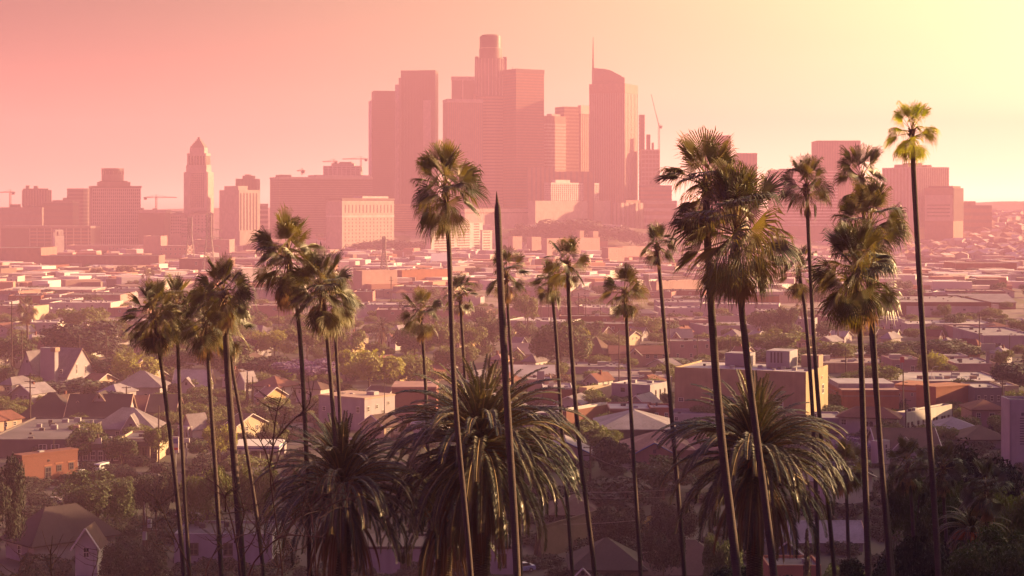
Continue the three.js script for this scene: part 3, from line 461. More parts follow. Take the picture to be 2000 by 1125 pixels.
// ---- date palms: one feather leaf, reach 1
function featherLeaf(el, curl, dead) {
  const L = new MB(), S = new MB(), n = 58; let an = el * Math.PI / 180; const pts = []; let q = V(0, 0, 0), sway = rr(-0.12, 0.12);
  for (let i = 0; i <= 12; i++) { pts.push(q.clone()); q = q.clone().add(V(Math.cos(an), Math.sin(an), sway * i / 12 * 0.5).multiplyScalar(1 / 12)); an -= curl * (0.4 + 1.2 * i / 12) / 12; }
  S.tube(pts, pts.map((_, i) => 0.0095 * (1 - i / 13) + 0.0015), 4);
  const c = new THREE.CatmullRomCurve3(pts);
  for (let i = 3; i < n; i++) for (const sd of [-1, 1]) {
    const f = i / n, p = c.getPoint(f), tg = c.getTangent(f), up = V(-tg.y, tg.x, 0).normalize(), out = V(0, 0, sd);
    const len = 0.115 * Math.sin(Math.min(1, f * 3.2 + 0.2) * Math.PI / 2) * (1 - 0.62 * f * f) * rr(0.85, 1.12);
    const dir = tg.clone().multiplyScalar(0.72).addScaledVector(out, dead ? 0.35 : 0.78).addScaledVector(up, dead ? -0.1 : rr(0.25, 0.55)).normalize();
    const mid = p.clone().addScaledVector(dir, len * 0.55), tip = p.clone().addScaledVector(dir, len).add(V(0, -len * (dead ? 0.5 : 0.25), 0)), w = tg.clone().multiplyScalar(0.0105);
    L.tri(p, mid.clone().add(w), mid.clone().sub(w)).tri(mid.clone().sub(w), mid.clone().add(w), tip);
  }
  return mergeGeometries([L.geo(), S.geo()], true);
}
const FEATHER = { up: [[84, 0.5], [77, 0.75]], high: [[70, 1.1], [62, 1.4], [54, 1.6]], mid: [[46, 1.8], [36, 1.9], [24, 1.8]], low: [[10, 1.7], [-6, 1.5], [-22, 1.2]], dead: [[-42, 0.9], [-55, 0.65], [-66, 0.5]] };
for (const k in FEATHER) FEATHER[k] = FEATHER[k].flatMap(([e, c]) => [featherLeaf(e, c, k === 'dead'), featherLeaf(e - 4, c * 1.1, k === 'dead')]);
const dateGreens = [leafMat(0.055, 0.046, 0.010, 0.4, 0.8), leafMat(0.095, 0.068, 0.012, 0.45, 0.8), leafMat(0.034, 0.029, 0.008, 0.35, 0.8)], brownMat = leafMat(0.20, 0.085, 0.035, 0.3);
const scaleTex = grayTex(256, 1.4, (u, v) => { const a = (u * 7 + v * 9) % 1, b = (u * 7 - v * 9 + 20) % 1; return 0.5 + 0.5 * Math.min(a, 1 - a, b, 1 - b) * 2.2; });
const dateBark = new THREE.MeshStandardMaterial({ color: new THREE.Color().setRGB(0.20, 0.13, 0.09), roughness: 0.95, map: scaleTex, bumpMap: scaleTex, bumpScale: 0.12, side: THREE.DoubleSide });
const fruitM = M(0.46, 0.15, 0.035, null, 0.8);
function datePalm(l, [cx, cy], r, d, o = {}) {
  const s = F / d, c = at(cx, cy, d), base = groundAt(c.x + (o.lean || 0) / s, c.z), t = thing('date_palm', l, 'palm tree', base, 0, 'date palms on the near slope'), top = c.clone().sub(base), R = 1.28 * r / s;
  const line = curve([V(0, -0.3, 0), V(top.x * 0.4, top.y * 0.5, 0), top.clone().add(V(0, -0.2, 0))], 24);
  mesh('trunk', stemGeo(line, (f) => 0.52 + 0.12 * (f > 0.8 ? (f - 0.8) * 8 : 0) + 0.06 * (hash(Math.round(f * 24), 1) - 0.5), 12), dateBark, t);
  const n = o.n || 86, ph = rr(0, 6);
  const put = (name, g, m, az, sc, dy) => { const f = mesh(name, g, [m, name === 'frond' ? petioleMat : deadPetiole], t); f.position.set(top.x, top.y + dy, top.z); f.rotation.set(rr(-0.1, 0.1), az, rr(-0.08, 0.08)); f.scale.setScalar(R * sc); };
  for (let i = 0; i < n; i++) { const k = i / n, cls = k < 0.1 ? FEATHER.up : k < 0.34 ? FEATHER.high : k < 0.68 ? FEATHER.mid : FEATHER.low; put('frond', pick(cls), pick(dateGreens), ph + i * 2.39996, rr(0.9, 1.12) * (k < 0.1 ? 0.74 : k < 0.34 ? 0.86 : 1), -k * 0.5); }
  for (let i = 0; i < 9; i++) { const a = ph + i * 0.72, B = new MB(); for (let k = 0; k < 14; k++) { const b = a + rr(-0.25, 0.25), l = rr(0.9, 1.5); B.tube([V(0, 0, 0), V(Math.cos(b) * l * 0.6, 0.25, Math.sin(b) * l * 0.6), V(Math.cos(b) * l, rr(-0.5, -0.1), Math.sin(b) * l)], [0.02, 0.035, 0.05], 4); } const m = B.build('fruit_stalk', fruitM, t, 'stuff'); m.position.set(top.x, top.y - 0.5, top.z); }
  for (let i = 0; i < (o.dead ?? 26); i++) put('dead_frond', pick(FEATHER.dead), brownMat, rr(0, 6.28), rr(0.62, 0.95), -0.6 - 0.5 * rnd());
}
datePalm('large feathery date palm in the centre foreground, fullest of the date palms', [940, 868], 178, 104, { n: 160, dead: 56 });
datePalm('date palm at left with crown behind dry twigs, touching the large central one', [668, 946], 150, 102, { n: 122, dead: 44 });
datePalm('date palm at right below the two great fan palm crowns', [1474, 882], 160, 108, { n: 140, dead: 44 });
datePalm('date palm squeezed between the left and the large central one, drooping low', [868, 985], 130, 116, { n: 56, dead: 30 });
// ---------------------------------------------------------------- houses, shops and sheds of the valley
const P = {
  lav: M(0.44, 0.38, 0.44, 'plaster'), white: M(0.66, 0.60, 0.58, 'plaster'), cream: M(0.60, 0.47, 0.34, 'plaster'), peach: M(0.55, 0.37, 0.29, 'plaster'), pink: M(0.48, 0.30, 0.29, 'plaster'), beige: M(0.50, 0.36, 0.22, 'plaster'),
  brick: M(0.21, 0.066, 0.045, 'brick'), terra: M(0.46, 0.17, 0.10, 'plaster'), grey: M(0.25, 0.22, 0.24, 'plaster'), blue: M(0.10, 0.12, 0.24, 'plaster'), dim: M(0.14, 0.11, 0.12, 'plaster'), yellow: M(0.62, 0.42, 0.20, 'plaster'), rose: M(0.40, 0.22, 0.20, 'plaster'),
};
const R_ = {
  brown: M(0.13, 0.075, 0.062, 'roof', 0.95), dark: M(0.062, 0.042, 0.046, 'roof', 0.95), grey: M(0.24, 0.20, 0.235, 'roof', 0.95), red: M(0.23, 0.085, 0.065, 'roof', 0.95), salmon: M(0.36, 0.20, 0.17, 'roof', 0.95), lav: M(0.34, 0.29, 0.34, 'roof', 0.95), pale: M(0.55, 0.48, 0.49, 'flat', 0.95), tar: M(0.16, 0.135, 0.16, 'flat', 0.95), rose: M(0.34, 0.24, 0.25, 'flat', 0.95),
};
const PANE = M(0.025, 0.022, 0.03, null, 0.12), TRIM = M(0.62, 0.56, 0.54, null, 0.7), DARKTRIM = M(0.10, 0.07, 0.07, null, 0.8), METAL = M(0.32, 0.30, 0.32, null, 0.5), BLUE = M(0.05, 0.09, 0.30, null, 0.6), WOOD = M(0.16, 0.095, 0.07, 'wood', 0.9);
const RING = new MB().box(-0.5, 0, 0, 0.5, 0.1, 1).box(-0.5, 0.9, 0, 0.5, 1, 1).box(-0.5, 0.1, 0, -0.4, 0.9, 1).box(0.4, 0.1, 0, 0.5, 0.9, 1).box(-0.025, 0.1, 0, 0.025, 0.9, 0.8).box(-0.4, 0.47, 0, -0.025, 0.53, 0.8).box(0.025, 0.47, 0, 0.4, 0.53, 0.8).geo();
// a window on the front (face 'f') or the right side ('r') or left side ('l') of a box of width w and depth dp
function win(t, w, dp, face, f, y0, y1, ww, trim = TRIM, name = 'window') {
  const h = y1 - y0, fr = mesh(name, RING, trim, t);
  if (face === 'f') fr.position.set(-w / 2 + f * w, y0, dp / 2 + 0.003); else { const sg = face === 'r' ? 1 : -1; fr.position.set(sg * (w / 2 + 0.003), y0, dp / 2 - f * dp); fr.rotation.y = sg * Math.PI / 2; }
  fr.scale.set(ww, h, 0.09);
  unitBox('pane', PANE, fr, 0, 0.08, 0.25, 0.84, 0.84, 0.3);
  return fr;
}
function slab(B, a, b, c, d, th) { // a roof plane with thickness, corners counter-clockwise from above
  const n = V(0, 0, 0).crossVectors(b.clone().sub(a), d.clone().sub(a)).normalize().multiplyScalar(-th), q = [a, b, c, d].map((v) => v.clone().add(n));
  B.quad(a, b, c, d).quad(q[3], q[2], q[1], q[0]); const s = [a, b, c, d]; for (let i = 0; i < 4; i++) { const j = (i + 1) % 4; B.quad(s[i], q[i], q[j], s[j]); }
}
// roof over a box; kind: hip | side (ridge along x) | front (ridge along z)
function roofOn(t, w, dp, y, rise, kind, rm, wm, over = 0.6, trim) {
  const a = w / 2 + over, b = dp / 2 + over, B = new MB(), drop = over * rise / ((kind === 'front' ? w : dp) / 2), y0 = y - (kind === 'hip' ? 0 : drop), top = y + rise;
  if (kind === 'hip') { const r = Math.max(0, a - b), s = Math.max(0, b - a), e = V(-r, top, -s), f = V(r, top, s); const A = V(-a, y0, b), Bq = V(a, y0, b), Cq = V(a, y0, -b), D = V(-a, y0, -b);
    if (r) B.quad(A, Bq, f, e).quad(Cq, D, e, f).tri(Bq, Cq, f).tri(D, A, e); else B.tri(A, Bq, f).tri(Cq, D, e).quad(Bq, Cq, e, f).quad(D, A, f, e);
    B.box(-a, y0 - 0.22, -b, a, y0 - 0.004, b); B.build('roof', rm, t); return; }
  if (kind === 'side') { slab(B, V(-a, y0, b), V(a, y0, b), V(a, top, 0), V(-a, top, 0), 0.18); slab(B, V(a, y0, -b), V(-a, y0, -b), V(-a, top, 0), V(a, top, 0), 0.18); B.build('roof', rm, t);
    for (const s of [-1, 1]) new MB().tri(V(s * w / 2, y, dp / 2), V(s * w / 2, y, -dp / 2), V(s * w / 2, top - 0.18, 0)).build('gable', wm, t);
    if (trim) for (const s of [-1, 1]) for (const k of [-1, 1]) new MB().bar(V(s * (a + 0.02), y0 - 0.12, k * b), V(s * (a + 0.02), top - 0.1, 0), 0.16).build('rake_board', trim, t); }
  else { slab(B, V(-a, y0, -b), V(-a, y0, b), V(0, top, b), V(0, top, -b), 0.18); slab(B, V(a, y0, b), V(a, y0, -b), V(0, top, -b), V(0, top, b), 0.18); B.build('roof', rm, t);
    for (const s of [-1, 1]) new MB().tri(V(-w / 2, y, s * dp / 2), V(w / 2, y, s * dp / 2), V(0, top - 0.18, s * dp / 2)).build('gable', wm, t);
    if (trim) for (const k of [-1, 1]) new MB().bar(V(k * a, y0 - 0.12, b + 0.02), V(0, top - 0.1, b + 0.02), 0.16).build('rake_board', trim, t); }
}
function house(o) {
  const p = spot(o), { w, dp } = p, H = Math.max(1.6, p.alt(o.y)), rise = Math.max(0.6, p.alt(o.r) - p.alt(o.y)), t = thing(o.n || 'house', o.l, o.c || 'house', p.pos, -p.th, o.g), wm = o.wm || P.white;
  new MB().box(-w / 2, 0, -dp / 2, w / 2, H, dp / 2).build('wall', wm, t);
  roofOn(t, w, dp, H, rise, o.roof || 'hip', o.rm || R_.brown, wm, o.over ?? 0.6, o.trim);
  for (const [face, f, y1, y0, ww] of o.win || []) win(t, w, dp, face, f, p.alt(y0), p.alt(y1), ww);
  for (const [f, y1, ww] of o.door || []) { const d = unitBox('door', WOOD, t, -w / 2 + f * w, 0.3, dp / 2, ww, p.alt(y1) - 0.3, 0.12); }
  for (const [f, k, y1, s] of o.chim || []) unitBox('chimney', o.cm || P.brick, t, -w / 2 + f * w, H * 0.6, dp / 2 - k * dp, s, p.alt(y1) - H * 0.6, s * 0.8);
  for (const [x0, x1, ye, yr, out] of o.dorm || []) { // gabled dormer or front wing: photo columns, eave and ridge rows, how far it stands out of the front
    const s = p.s, cx = -w / 2 + ((x0 + x1) / 2 - o.x[0]) / s / Math.cos(p.th), ww = (x1 - x0) / s, ye2 = p.alt(ye), rs = p.alt(yr) - ye2, dd = Math.max(2.5, Math.abs(out) + 2.5), zf = dp / 2 + out, W = new MB();
    const lo = out >= 0 ? 0 : ye2 - 1.3; W.box(cx - ww / 2, lo, zf - dd, cx + ww / 2, ye2, zf).tri(V(cx - ww / 2, ye2, zf), V(cx + ww / 2, ye2, zf), V(cx, ye2 + rs - 0.1, zf)); W.build(out >= 0 ? 'front_wing' : 'dormer', o.dm || wm, t);
    const Rf = new MB(), e = 0.4, dr = e * rs / (ww / 2); slab(Rf, V(cx - ww / 2 - e, ye2 - dr, zf - dd), V(cx - ww / 2 - e, ye2 - dr, zf + e), V(cx, ye2 + rs, zf + e), V(cx, ye2 + rs, zf - dd), 0.14); slab(Rf, V(cx + ww / 2 + e, ye2 - dr, zf + e), V(cx + ww / 2 + e, ye2 - dr, zf - dd), V(cx, ye2 + rs, zf - dd), V(cx, ye2 + rs, zf + e), 0.14); Rf.build('dormer_roof', o.rm || R_.brown, t);
    for (const k of [-1, 1]) new MB().bar(V(cx + k * (ww / 2 + e), ye2 - dr - 0.1, zf + e + 0.02), V(cx, ye2 + rs - 0.08, zf + e + 0.02), 0.13).build('rake_board', o.trim || TRIM, t);
    if (ww > 2.5) unitBox('vent', DARKTRIM, t, cx, ye2 + 0.1, zf, Math.min(0.7, ww * 0.2), Math.min(0.9, rs * 0.45), 0.08);
  }
  return { t, p, w, dp, H };
}
// flat-roofed building with parapet
function flat(o) {
  const p = spot(o), { w, dp } = p, H = Math.max(1.5, p.alt(o.y)), t = thing(o.n || 'shop', o.l, o.c || 'building', p.pos, -p.th, o.g), wm = o.wm || P.lav, a = w / 2, b = dp / 2, ph = o.ph ?? 0.5, q = 0.3;
  new MB().box(-a, 0, -b, a, H - ph, b).build('wall', wm, t);
  new MB().box(-a, H - ph, b - q, a, H, b).box(-a, H - ph, -b, a, H, -b + q).box(-a, H - ph, -b + q, -a + q, H, b - q).box(a - q, H - ph, -b + q, a, H, b - q).build('parapet', o.pm || wm, t);
  new MB().box(-a + q, H - ph, -b + q, a - q, H - ph + 0.06, b - q).build('roof', o.rm || R_.pale, t);
  if (o.band) new MB().box(-a - 0.12, H - 0.35, -b - 0.12, a + 0.12, H + 0.08, b + 0.12).build('cornice', o.band, t);
  for (const [face, f, y1, y0, ww] of o.win || []) win(t, w, dp, face, f, p.alt(y0), p.alt(y1), ww, o.trim);
  for (const [f, k, ww, hh, m] of o.unit || []) unitBox('roof_unit', m || METAL, t, -a + f * w, H - ph, b - k * dp, ww, hh, ww * 0.8);
  if (p.d < 1300) for (let i = 0, n = Math.min(9, Math.floor(w * dp / 55)); i < n; i++) { const q = hash(i * 7 + 3, Math.round(o.x[0])), r = hash(i * 5 + 1, Math.round(o.y)), k = 0.5 + 1.1 * hash(i, Math.round(w * 10)); unitBox('roof_vent', q > 0.5 ? METAL : P.dim, t, -a + (0.08 + 0.84 * q) * w, H - ph + 0.05, b - (0.12 + 0.76 * r) * dp, k, 0.35 + 0.6 * r, k * 0.8); }
  for (const [n, f0, f1, y1, y0, z0, z1, m] of o.add || []) new MB().box(-a + f0 * w, p.alt(y0), b - z1 * dp, -a + f1 * w, p.alt(y1), b - z0 * dp).build(n, m || wm, t);
  return { t, p, w, dp, H };
}
const many = (a, b, n) => Array.from({ length: n }, (_, i) => a + (b - a) * i / Math.max(1, n - 1));
// ------------------------------------------------ left side, near half
{ // steep white church hall
  const { t, p, w, dp, H } = house({ n: 'church_hall', l: 'steep-roofed lavender church hall with a sunlit right gable at left', c: 'church', x: [50, 131, 170], th: 0.46, y: 736, r: 683, b: 760, roof: 'side', wm: P.lav, rm: R_.grey, over: 0.3, trim: P.peach, win: [['r', 0.32, 712, 734, 0.6], ['r', 0.62, 718, 734, 0.5], ['f', 0.84, 722, 731, 1.1]] });
  const s = p.s, z = dp / 2;
  new MB().box(-w * 0.14, 0, z, w * 0.26, p.alt(680), z + 1.8).build('front_tower', P.lav, t);
  unitBox('tower_cap', P.peach, t, w * 0.22, p.alt(687), z + 0.9, w * 0.14, p.alt(679) - p.alt(687), 2.2);
  const gx = -w * 0.46, gw = 7.5, gh = p.alt(738), top = p.alt(688);
  new MB().box(gx - gw / 2, 0, z - 3, gx + gw / 2, gh, z + 3).tri(V(gx - gw / 2, gh, z + 3), V(gx + gw / 2, gh, z + 3), V(gx, top, z + 3)).build('front_wing', P.lav, t);
  const Rf = new MB(); slab(Rf, V(gx - gw / 2 - 0.3, gh - 0.5, z - 6), V(gx - gw / 2 - 0.3, gh - 0.5, z + 3.2), V(gx, top + 0.1, z + 3.2), V(gx, top + 0.1, z - 6), 0.15); slab(Rf, V(gx + gw / 2 + 0.3, gh - 0.5, z + 3.2), V(gx + gw / 2 + 0.3, gh - 0.5, z - 6), V(gx, top + 0.1, z - 6), V(gx, top + 0.1, z + 3.2), 0.15); Rf.build('wing_roof', R_.grey, t);
  unitBox('window', PANE, t, gx + 0.3, p.alt(710), z + 3, 0.6, 0.8, 0.08);
}
house({ l: 'small pink house lit by the sun right of the steep church hall', x: [166, 210, 232], th: 0.6, y: 720, r: 702, b: 742, roof: 'front', wm: P.peach, rm: R_.brown, win: [['f', 0.35, 724, 731, 0.9], ['r', 0.5, 722, 730, 0.9]] });
house({ l: 'white house under a broad grey pyramid roof behind the left palm trunks', x: [226, 312], dp: 12, y: 756, r: 727, b: 786, wm: P.lav, rm: R_.grey, over: 1, win: [['f', 0.68, 768, 775, 0.9], ['f', 0.2, 768, 775, 0.9]] });
house({ l: 'gabled cottage with half-timbered front between the left palm trunks', x: [338, 405], dp: 11, y: 752, r: 725, b: 775, roof: 'side', wm: P.lav, rm: R_.lav, dorm: [[352, 379, 752, 737, 1.5]], trim: DARKTRIM, win: [['f', 0.36, 756, 764, 0.9]] });
house({ l: 'small gable-ended house right of the left palm group', x: [462, 478, 496], th: 0.6, y: 742, r: 727, b: 765, roof: 'front', wm: P.lav, rm: R_.lav, trim: TRIM });
house({ l: 'red-roofed white house left of the palm pair, its right end sunlit', x: [487, 543, 576], th: 0.5, y: 756, r: 738, b: 784, wm: P.white, rm: R_.red, over: 0.8, win: [['f', 0.2, 763, 770, 1.3], ['f', 0.6, 763, 770, 0.9], ['r', 0.3, 760, 768, 0.8], ['r', 0.65, 760, 768, 0.8]] });
house({ l: 'brown-roofed house right of the red-roofed one, behind the palm pair trunks', x: [575, 626, 645], th: 0.45, y: 760, r: 747, b: 788, wm: P.white, rm: R_.brown, win: [['f', 0.15, 764, 771, 0.9], ['f', 0.45, 764, 771, 0.9]] });
flat({ n: 'shop', l: 'two-storey white corner block behind the palm pair with a sunlit roof edge', x: [615, 712, 766], th: 0.6, y: 778, b: 842, wm: P.lav, rm: R_.pale, band: P.peach, unit: [[0.78, 0.6, 2.6, 1.5], [0.4, 0.5, 1, 0.8]], win: [['f', 0.12, 800, 809, 1.2], ['f', 0.34, 800, 809, 1.2], ['f', 0.86, 795, 808, 1.2], ['r', 0.12, 795, 806, 1], ['r', 0.4, 794, 802, 1], ['r', 0.78, 790, 798, 1], ['r', 0.6, 806, 815, 1]] });
flat({ n: 'shop', l: 'plain brick-red block right of the white corner block, behind date palm fronds', x: [765, 852], y: 756, b: 815, dp: 16, wm: P.brick, rm: R_.pale, band: P.rose });
house({ l: 'wide dark-roofed house below the church hall, small gable on its roof', x: [36, 142], dp: 13, y: 816, r: 771, b: 832, roof: 'hip', wm: P.lav, rm: R_.dark, trim: P.peach, dorm: [[138, 158, 795, 784, -2.5]], win: [['f', 0.82, 818, 826, 1], ['f', 0.6, 818, 826, 1.1]] });
house({ l: 'second dark-roofed house right of the wide one, pink-edged gables', x: [128, 246], dp: 13, y: 818, r: 774, b: 834, roof: 'side', wm: P.lav, rm: R_.dark, trim: P.peach, dorm: [[176, 196, 783, 770, -4.5]], win: [['f', 0.1, 820, 828, 1.2], ['f', 0.3, 820, 828, 1.2]] });
house({ l: 'reddish-brown roof with a bright gable edge left of the first palm trunks', x: [240, 292], dp: 12, y: 800, r: 776, b: 818, roof: 'side', wm: P.rose, rm: R_.red, trim: P.peach, dorm: [[243, 274, 801, 786, 0.8]] });
house({ l: 'dark flat-fronted house behind the leftmost two palm trunks', x: [288, 340], dp: 12, y: 802, r: 774, b: 824, roof: 'side', wm: P.dim, rm: R_.dark, trim: P.pink });
house({ l: 'slate-blue roofed house with a white front gable above the shop row', x: [178, 300], dp: 13, y: 838, r: 801, b: 856, roof: 'hip', wm: P.lav, rm: R_.grey, dorm: [[242, 274, 834, 808, 1.6]], win: [['f', 0.2, 842, 850, 1.1], ['f', 0.42, 842, 850, 1.1]] });
flat({ n: 'warehouse', l: 'long low purple-roofed shed across the left edge below the dark roofs', c: 'warehouse', x: [-30, 132], y: 858, b: 892, dp: 44, wm: P.dim, rm: R_.tar, unit: [[0.55, 0.5, 1.6, 1.2], [0.86, 0.45, 1.4, 1.4, P.peach], [0.3, 0.6, 1.2, 0.9]], win: [['f', 0.7, 868, 878, 2], ['f', 0.85, 868, 878, 2]] });
{
  const { t, p, w, dp } = flat({ n: 'brick_building', l: 'red brick building with tall windows at the lower left, lit orange', x: [22, 43, 128], th: -0.85, y: 890, b: 952, wm: P.brick, rm: R_.tar, band: P.brick, trim: DARKTRIM, win: [['f', 0.46, 918, 940, 1.5], ['f', 0.66, 917, 930, 1.2], ['f', 0.88, 915, 930, 1.2], ['f', 0.47, 904, 908, 0.5]], unit: [[0.4, 0.5, 1.2, 0.9]] });
  for (const f of [0.46, 0.66, 0.88]) unitBox('window_lintel', P.terra, t, -w / 2 + f * w, p.alt(f < 0.5 ? 917 : 915), dp / 2, 2, 0.3, 0.14);
}
{
  const { t, p, w, dp } = flat({ n: 'shop', l: 'corner shop with dark awning and pillars facing the street at left', x: [232, 306], y: 856, b: 902, dp: 14, wm: P.cream, rm: R_.tar, trim: DARKTRIM, win: [['f', 0.24, 872, 898, 3], ['f', 0.88, 872, 898, 2.4], ['f', 0.68, 874, 896, 1.4]] });
  new MB().box(-w * 0.1, p.alt(870), dp / 2, w * 0.5, p.alt(860), dp / 2 + 1.6).build('awning', DARKTRIM, t); unitBox('signboard', BLUE, t, w * 0.34, p.alt(861), dp / 2 + 1.7, 1.4, 1.4, 0.3);
  for (const f of [0.4, 0.58, 0.8]) unitBox('pillar', P.peach, t, -w / 2 + f * w, 0, dp / 2 + 0.5, 0.8, p.alt(870), 0.8);
}
flat({ n: 'shop', l: 'long dim shopfront left of the corner shop behind street trees', x: [140, 236], y: 868, b: 905, dp: 14, wm: P.dim, rm: R_.tar, win: many(0.12, 0.9, 6).map((f) => ['f', f, 880, 900, 1.2]) });
{
  const { t, p, w, dp } = house({ l: 'small house with a sunlit white columned porch between the left palm trunks', x: [352, 376, 402], th: 0.75, y: 834, r: 810, b: 858, roof: 'front', wm: P.white, rm: R_.grey, trim: P.peach });
  for (const f of [0.08, 0.35, 0.65, 0.95]) unitBox('porch_column', P.white, t, -w / 2 + f * w, 0, dp / 2 + 1.2, 0.35, p.alt(836), 0.35); new MB().box(-w / 2, p.alt(838), dp / 2, w / 2, p.alt(833), dp / 2 + 1.5).build('porch_beam', P.white, t);
}
{
  const p = spot({ x: [452, 545], dp: 12, b: 905 }), t = thing('gas_station', 'petrol station canopy with blue stripe behind the left palm trunks', 'petrol station', p.pos), { w } = p;
  new MB().box(-w / 2, p.alt(880), -6, w / 2, p.alt(871), 6).build('canopy', TRIM, t); new MB().box(-w / 2 - 0.06, p.alt(877.5), -6.06, w / 2 + 0.06, p.alt(874), 6.06).build('canopy_stripe', BLUE, t);
  for (const f of [-0.4, 0, 0.4]) unitBox('pillar', METAL, t, f * w, 0, 0, 0.6, p.alt(880), 0.6);
  new MB().box(-w * 0.3, 0, -12, w * 0.45, p.alt(884), -8).build('kiosk', P.lav, t); unitBox('fuel_pump', P.white, t, -w * 0.2, 0, 2, 0.8, 1.8, 0.5); unitBox('fuel_pump', P.white, t, w * 0.2, 0, 2, 0.8, 1.8, 0.5);
}
function signPole(l, x, y1, y0, b, wpx, m, extra) { const d = rowDepth(b), s = F / d, g = at(x, b, d); g.y = ground(g.x, g.z); const t = thing('pole_sign', l, 'sign', g), al = (y) => EYE - (y - HOR) / s - g.y; new MB().bar(V(0, 0, 0), V(0, al(y0), 0), 0.18, 6).build('pole', METAL, t); unitBox('sign_panel', m, t, 0, al(y0), 0, wpx / s, al(y1) - al(y0), 0.4); if (extra) extra(t, al, s); return t; }
signPole('tall sign with blue panel over a red light bar, left palm trunks', 343, 853, 884, 912, 12, TRIM, (t, al, s) => { unitBox('blue_panel', BLUE, t, 0, al(866), 0.1, 9 / s, al(856) - al(866), 0.36); unitBox('red_panel', M(0.75, 0.03, 0.04, null, 0.5), t, 0, al(878.5), 0.1, 10 / s, al(874) - al(878.5), 0.36); });
signPole('small plain white box sign right of the blue and red sign', 364, 856, 864, 905, 12, TRIM);
signPole('round red disc sign on a thin post before the pink sheds at right', 1762, 697, 708, 742, 8, M(0.5, 0.08, 0.08, null, 0.6));
{ // billboard with two posts, lower left
  const d = rowDepth(905), s = F / d, g = at(180, 905, d); g.y = ground(g.x, g.z); const t = thing('billboard', 'white billboard on a post frame among the trees at lower left', 'billboard', g), al = (y) => EYE - (y - HOR) / s - g.y;
  unitBox('panel', TRIM, t, 1, al(867), 0, 20 / s, al(855) - al(867), 0.3); unitBox('frame', WOOD, t, 0, al(855), 0, 26 / s, al(848) - al(855), 0.5); unitBox('frame', WOOD, t, 0.4, al(878), 0, 29 / s, al(875) - al(878), 0.5);
  for (const x of [-14.5, 15]) unitBox('post', WOOD, t, x / s, 0, -0.4, 0.4, al(x < 0 ? 850 : 874), 0.4);
}
{
  const d = rowDepth(735), s = F / d, g = at(1930, 735, d); g.y = 0; const t = thing('billboard', 'blank white billboard on one thick post at the far right', 'billboard', g), al = (y) => EYE - (y - HOR) / s - g.y;
  unitBox('panel', P.white, t, 0, al(684), 0, 28 / s, al(671) - al(684), 0.5); unitBox('post', P.lav, t, 0, 0, -0.6, 5.5 / s, al(683), 1); unitBox('catwalk', METAL, t, 0, al(686), 0.5, 28 / s, 0.15, 0.9);
}
// ------------------------------------------------ lower left and bottom
house({ l: 'dark hip-roofed house in the bottom left corner with a small white dormer', x: [-12, 66, 196], th: 0.8, y: 1066, r: 1004, d: 292, wm: P.lav, rm: R_.dark, over: 0.9, win: [['r', 0.86, 1071, 1090, 1.1], ['f', 0.5, 1072, 1090, 1.2]] });
house({ n: 'garage', l: 'small white gabled wing with a dark window beside the corner house', c: 'house', x: [147, 190], dp: 5, y: 1062, r: 1030, d: 284, roof: 'front', wm: P.white, rm: R_.brown, trim: TRIM, win: [['f', 0.5, 1068, 1090, 1.0]] });
house({ l: 'small white gabled cottage low between the left palm trunks', x: [350, 377, 396], th: 0.5, y: 1000, r: 986, b: 1032, roof: 'front', wm: P.lav, rm: R_.grey, trim: TRIM, win: [['f', 0.5, 1001, 1008, 0.8]] });
flat({ n: 'shed', l: 'long pale wall seen through the dry twigs at the bottom left', c: 'shed', x: [340, 532], y: 1042, d: 288, dp: 12, wm: P.lav, rm: R_.tar, trim: DARKTRIM, win: [['f', 0.2, 1060, 1085, 1.6], ['f', 0.55, 1060, 1085, 1.6]] });
flat({ n: 'shed', l: 'long lavender wall low behind the date palm trunks, bottom centre', c: 'shed', x: [700, 1012], y: 1068, d: 284, dp: 11, wm: P.lav, rm: R_.tar, band: DARKTRIM, trim: DARKTRIM, win: [['f', 0.3, 1082, 1120, 2], ['f', 0.62, 1085, 1112, 2.6], ['f', 0.9, 1082, 1110, 1.5]] });
house({ l: 'bottom-edge house showing only its gable tip beside the transformer pole', x: [246, 312], dp: 9, y: 1120, r: 1092, d: 276, roof: 'front', wm: P.lav, rm: R_.dark, trim: P.pink });
house({ l: 'brown-roofed bungalow with rosy walls at the bottom right of centre', x: [1050, 1062, 1206], th: -1.0, y: 1078, r: 1030, d: 298, roof: 'side', wm: P.peach, rm: R_.brown, over: 0.9, trim: WOOD, win: [['f', 0.7, 1088, 1104, 1.6]] });
house({ l: 'near-black roof filling the bottom edge beside the brown-roofed bungalow', x: [1118, 1258], dp: 11, y: 1112, r: 1062, d: 276, wm: P.dim, rm: R_.dark, dorm: [[1122, 1154, 1122, 1106, 0.8]], dm: P.pink });
house({ l: 'maroon hip roof at the bottom edge right of the near-black roof', x: [1240, 1440], dp: 12, y: 1122, r: 1068, d: 276, wm: P.rose, rm: R_.brown, chim: [[0.5, 0.6, 1076, 0.7]] });
house({ l: 'dark roofed house with white porch posts left of the lower pair of slim trunks', x: [1084, 1168], dp: 12, y: 1004, r: 978, b: 1030, wm: P.dim, rm: R_.brown, over: 1.2 });
house({ l: 'ochre wall of a house glowing through the trees, lower right of centre', x: [1230, 1246, 1296], th: -0.9, y: 1004, r: 994, b: 1042, roof: 'side', wm: P.yellow, rm: R_.dark, win: [['f', 0.3, 1012, 1020, 0.9]] });
house({ l: 'long low lavender roof in the dark below the right date palm', x: [1496, 1686], dp: 10, y: 1056, r: 1026, b: 1078, roof: 'side', wm: P.lav, rm: R_.lav, trim: P.peach, win: [['f', 0.2, 1060, 1070, 1.2]] });
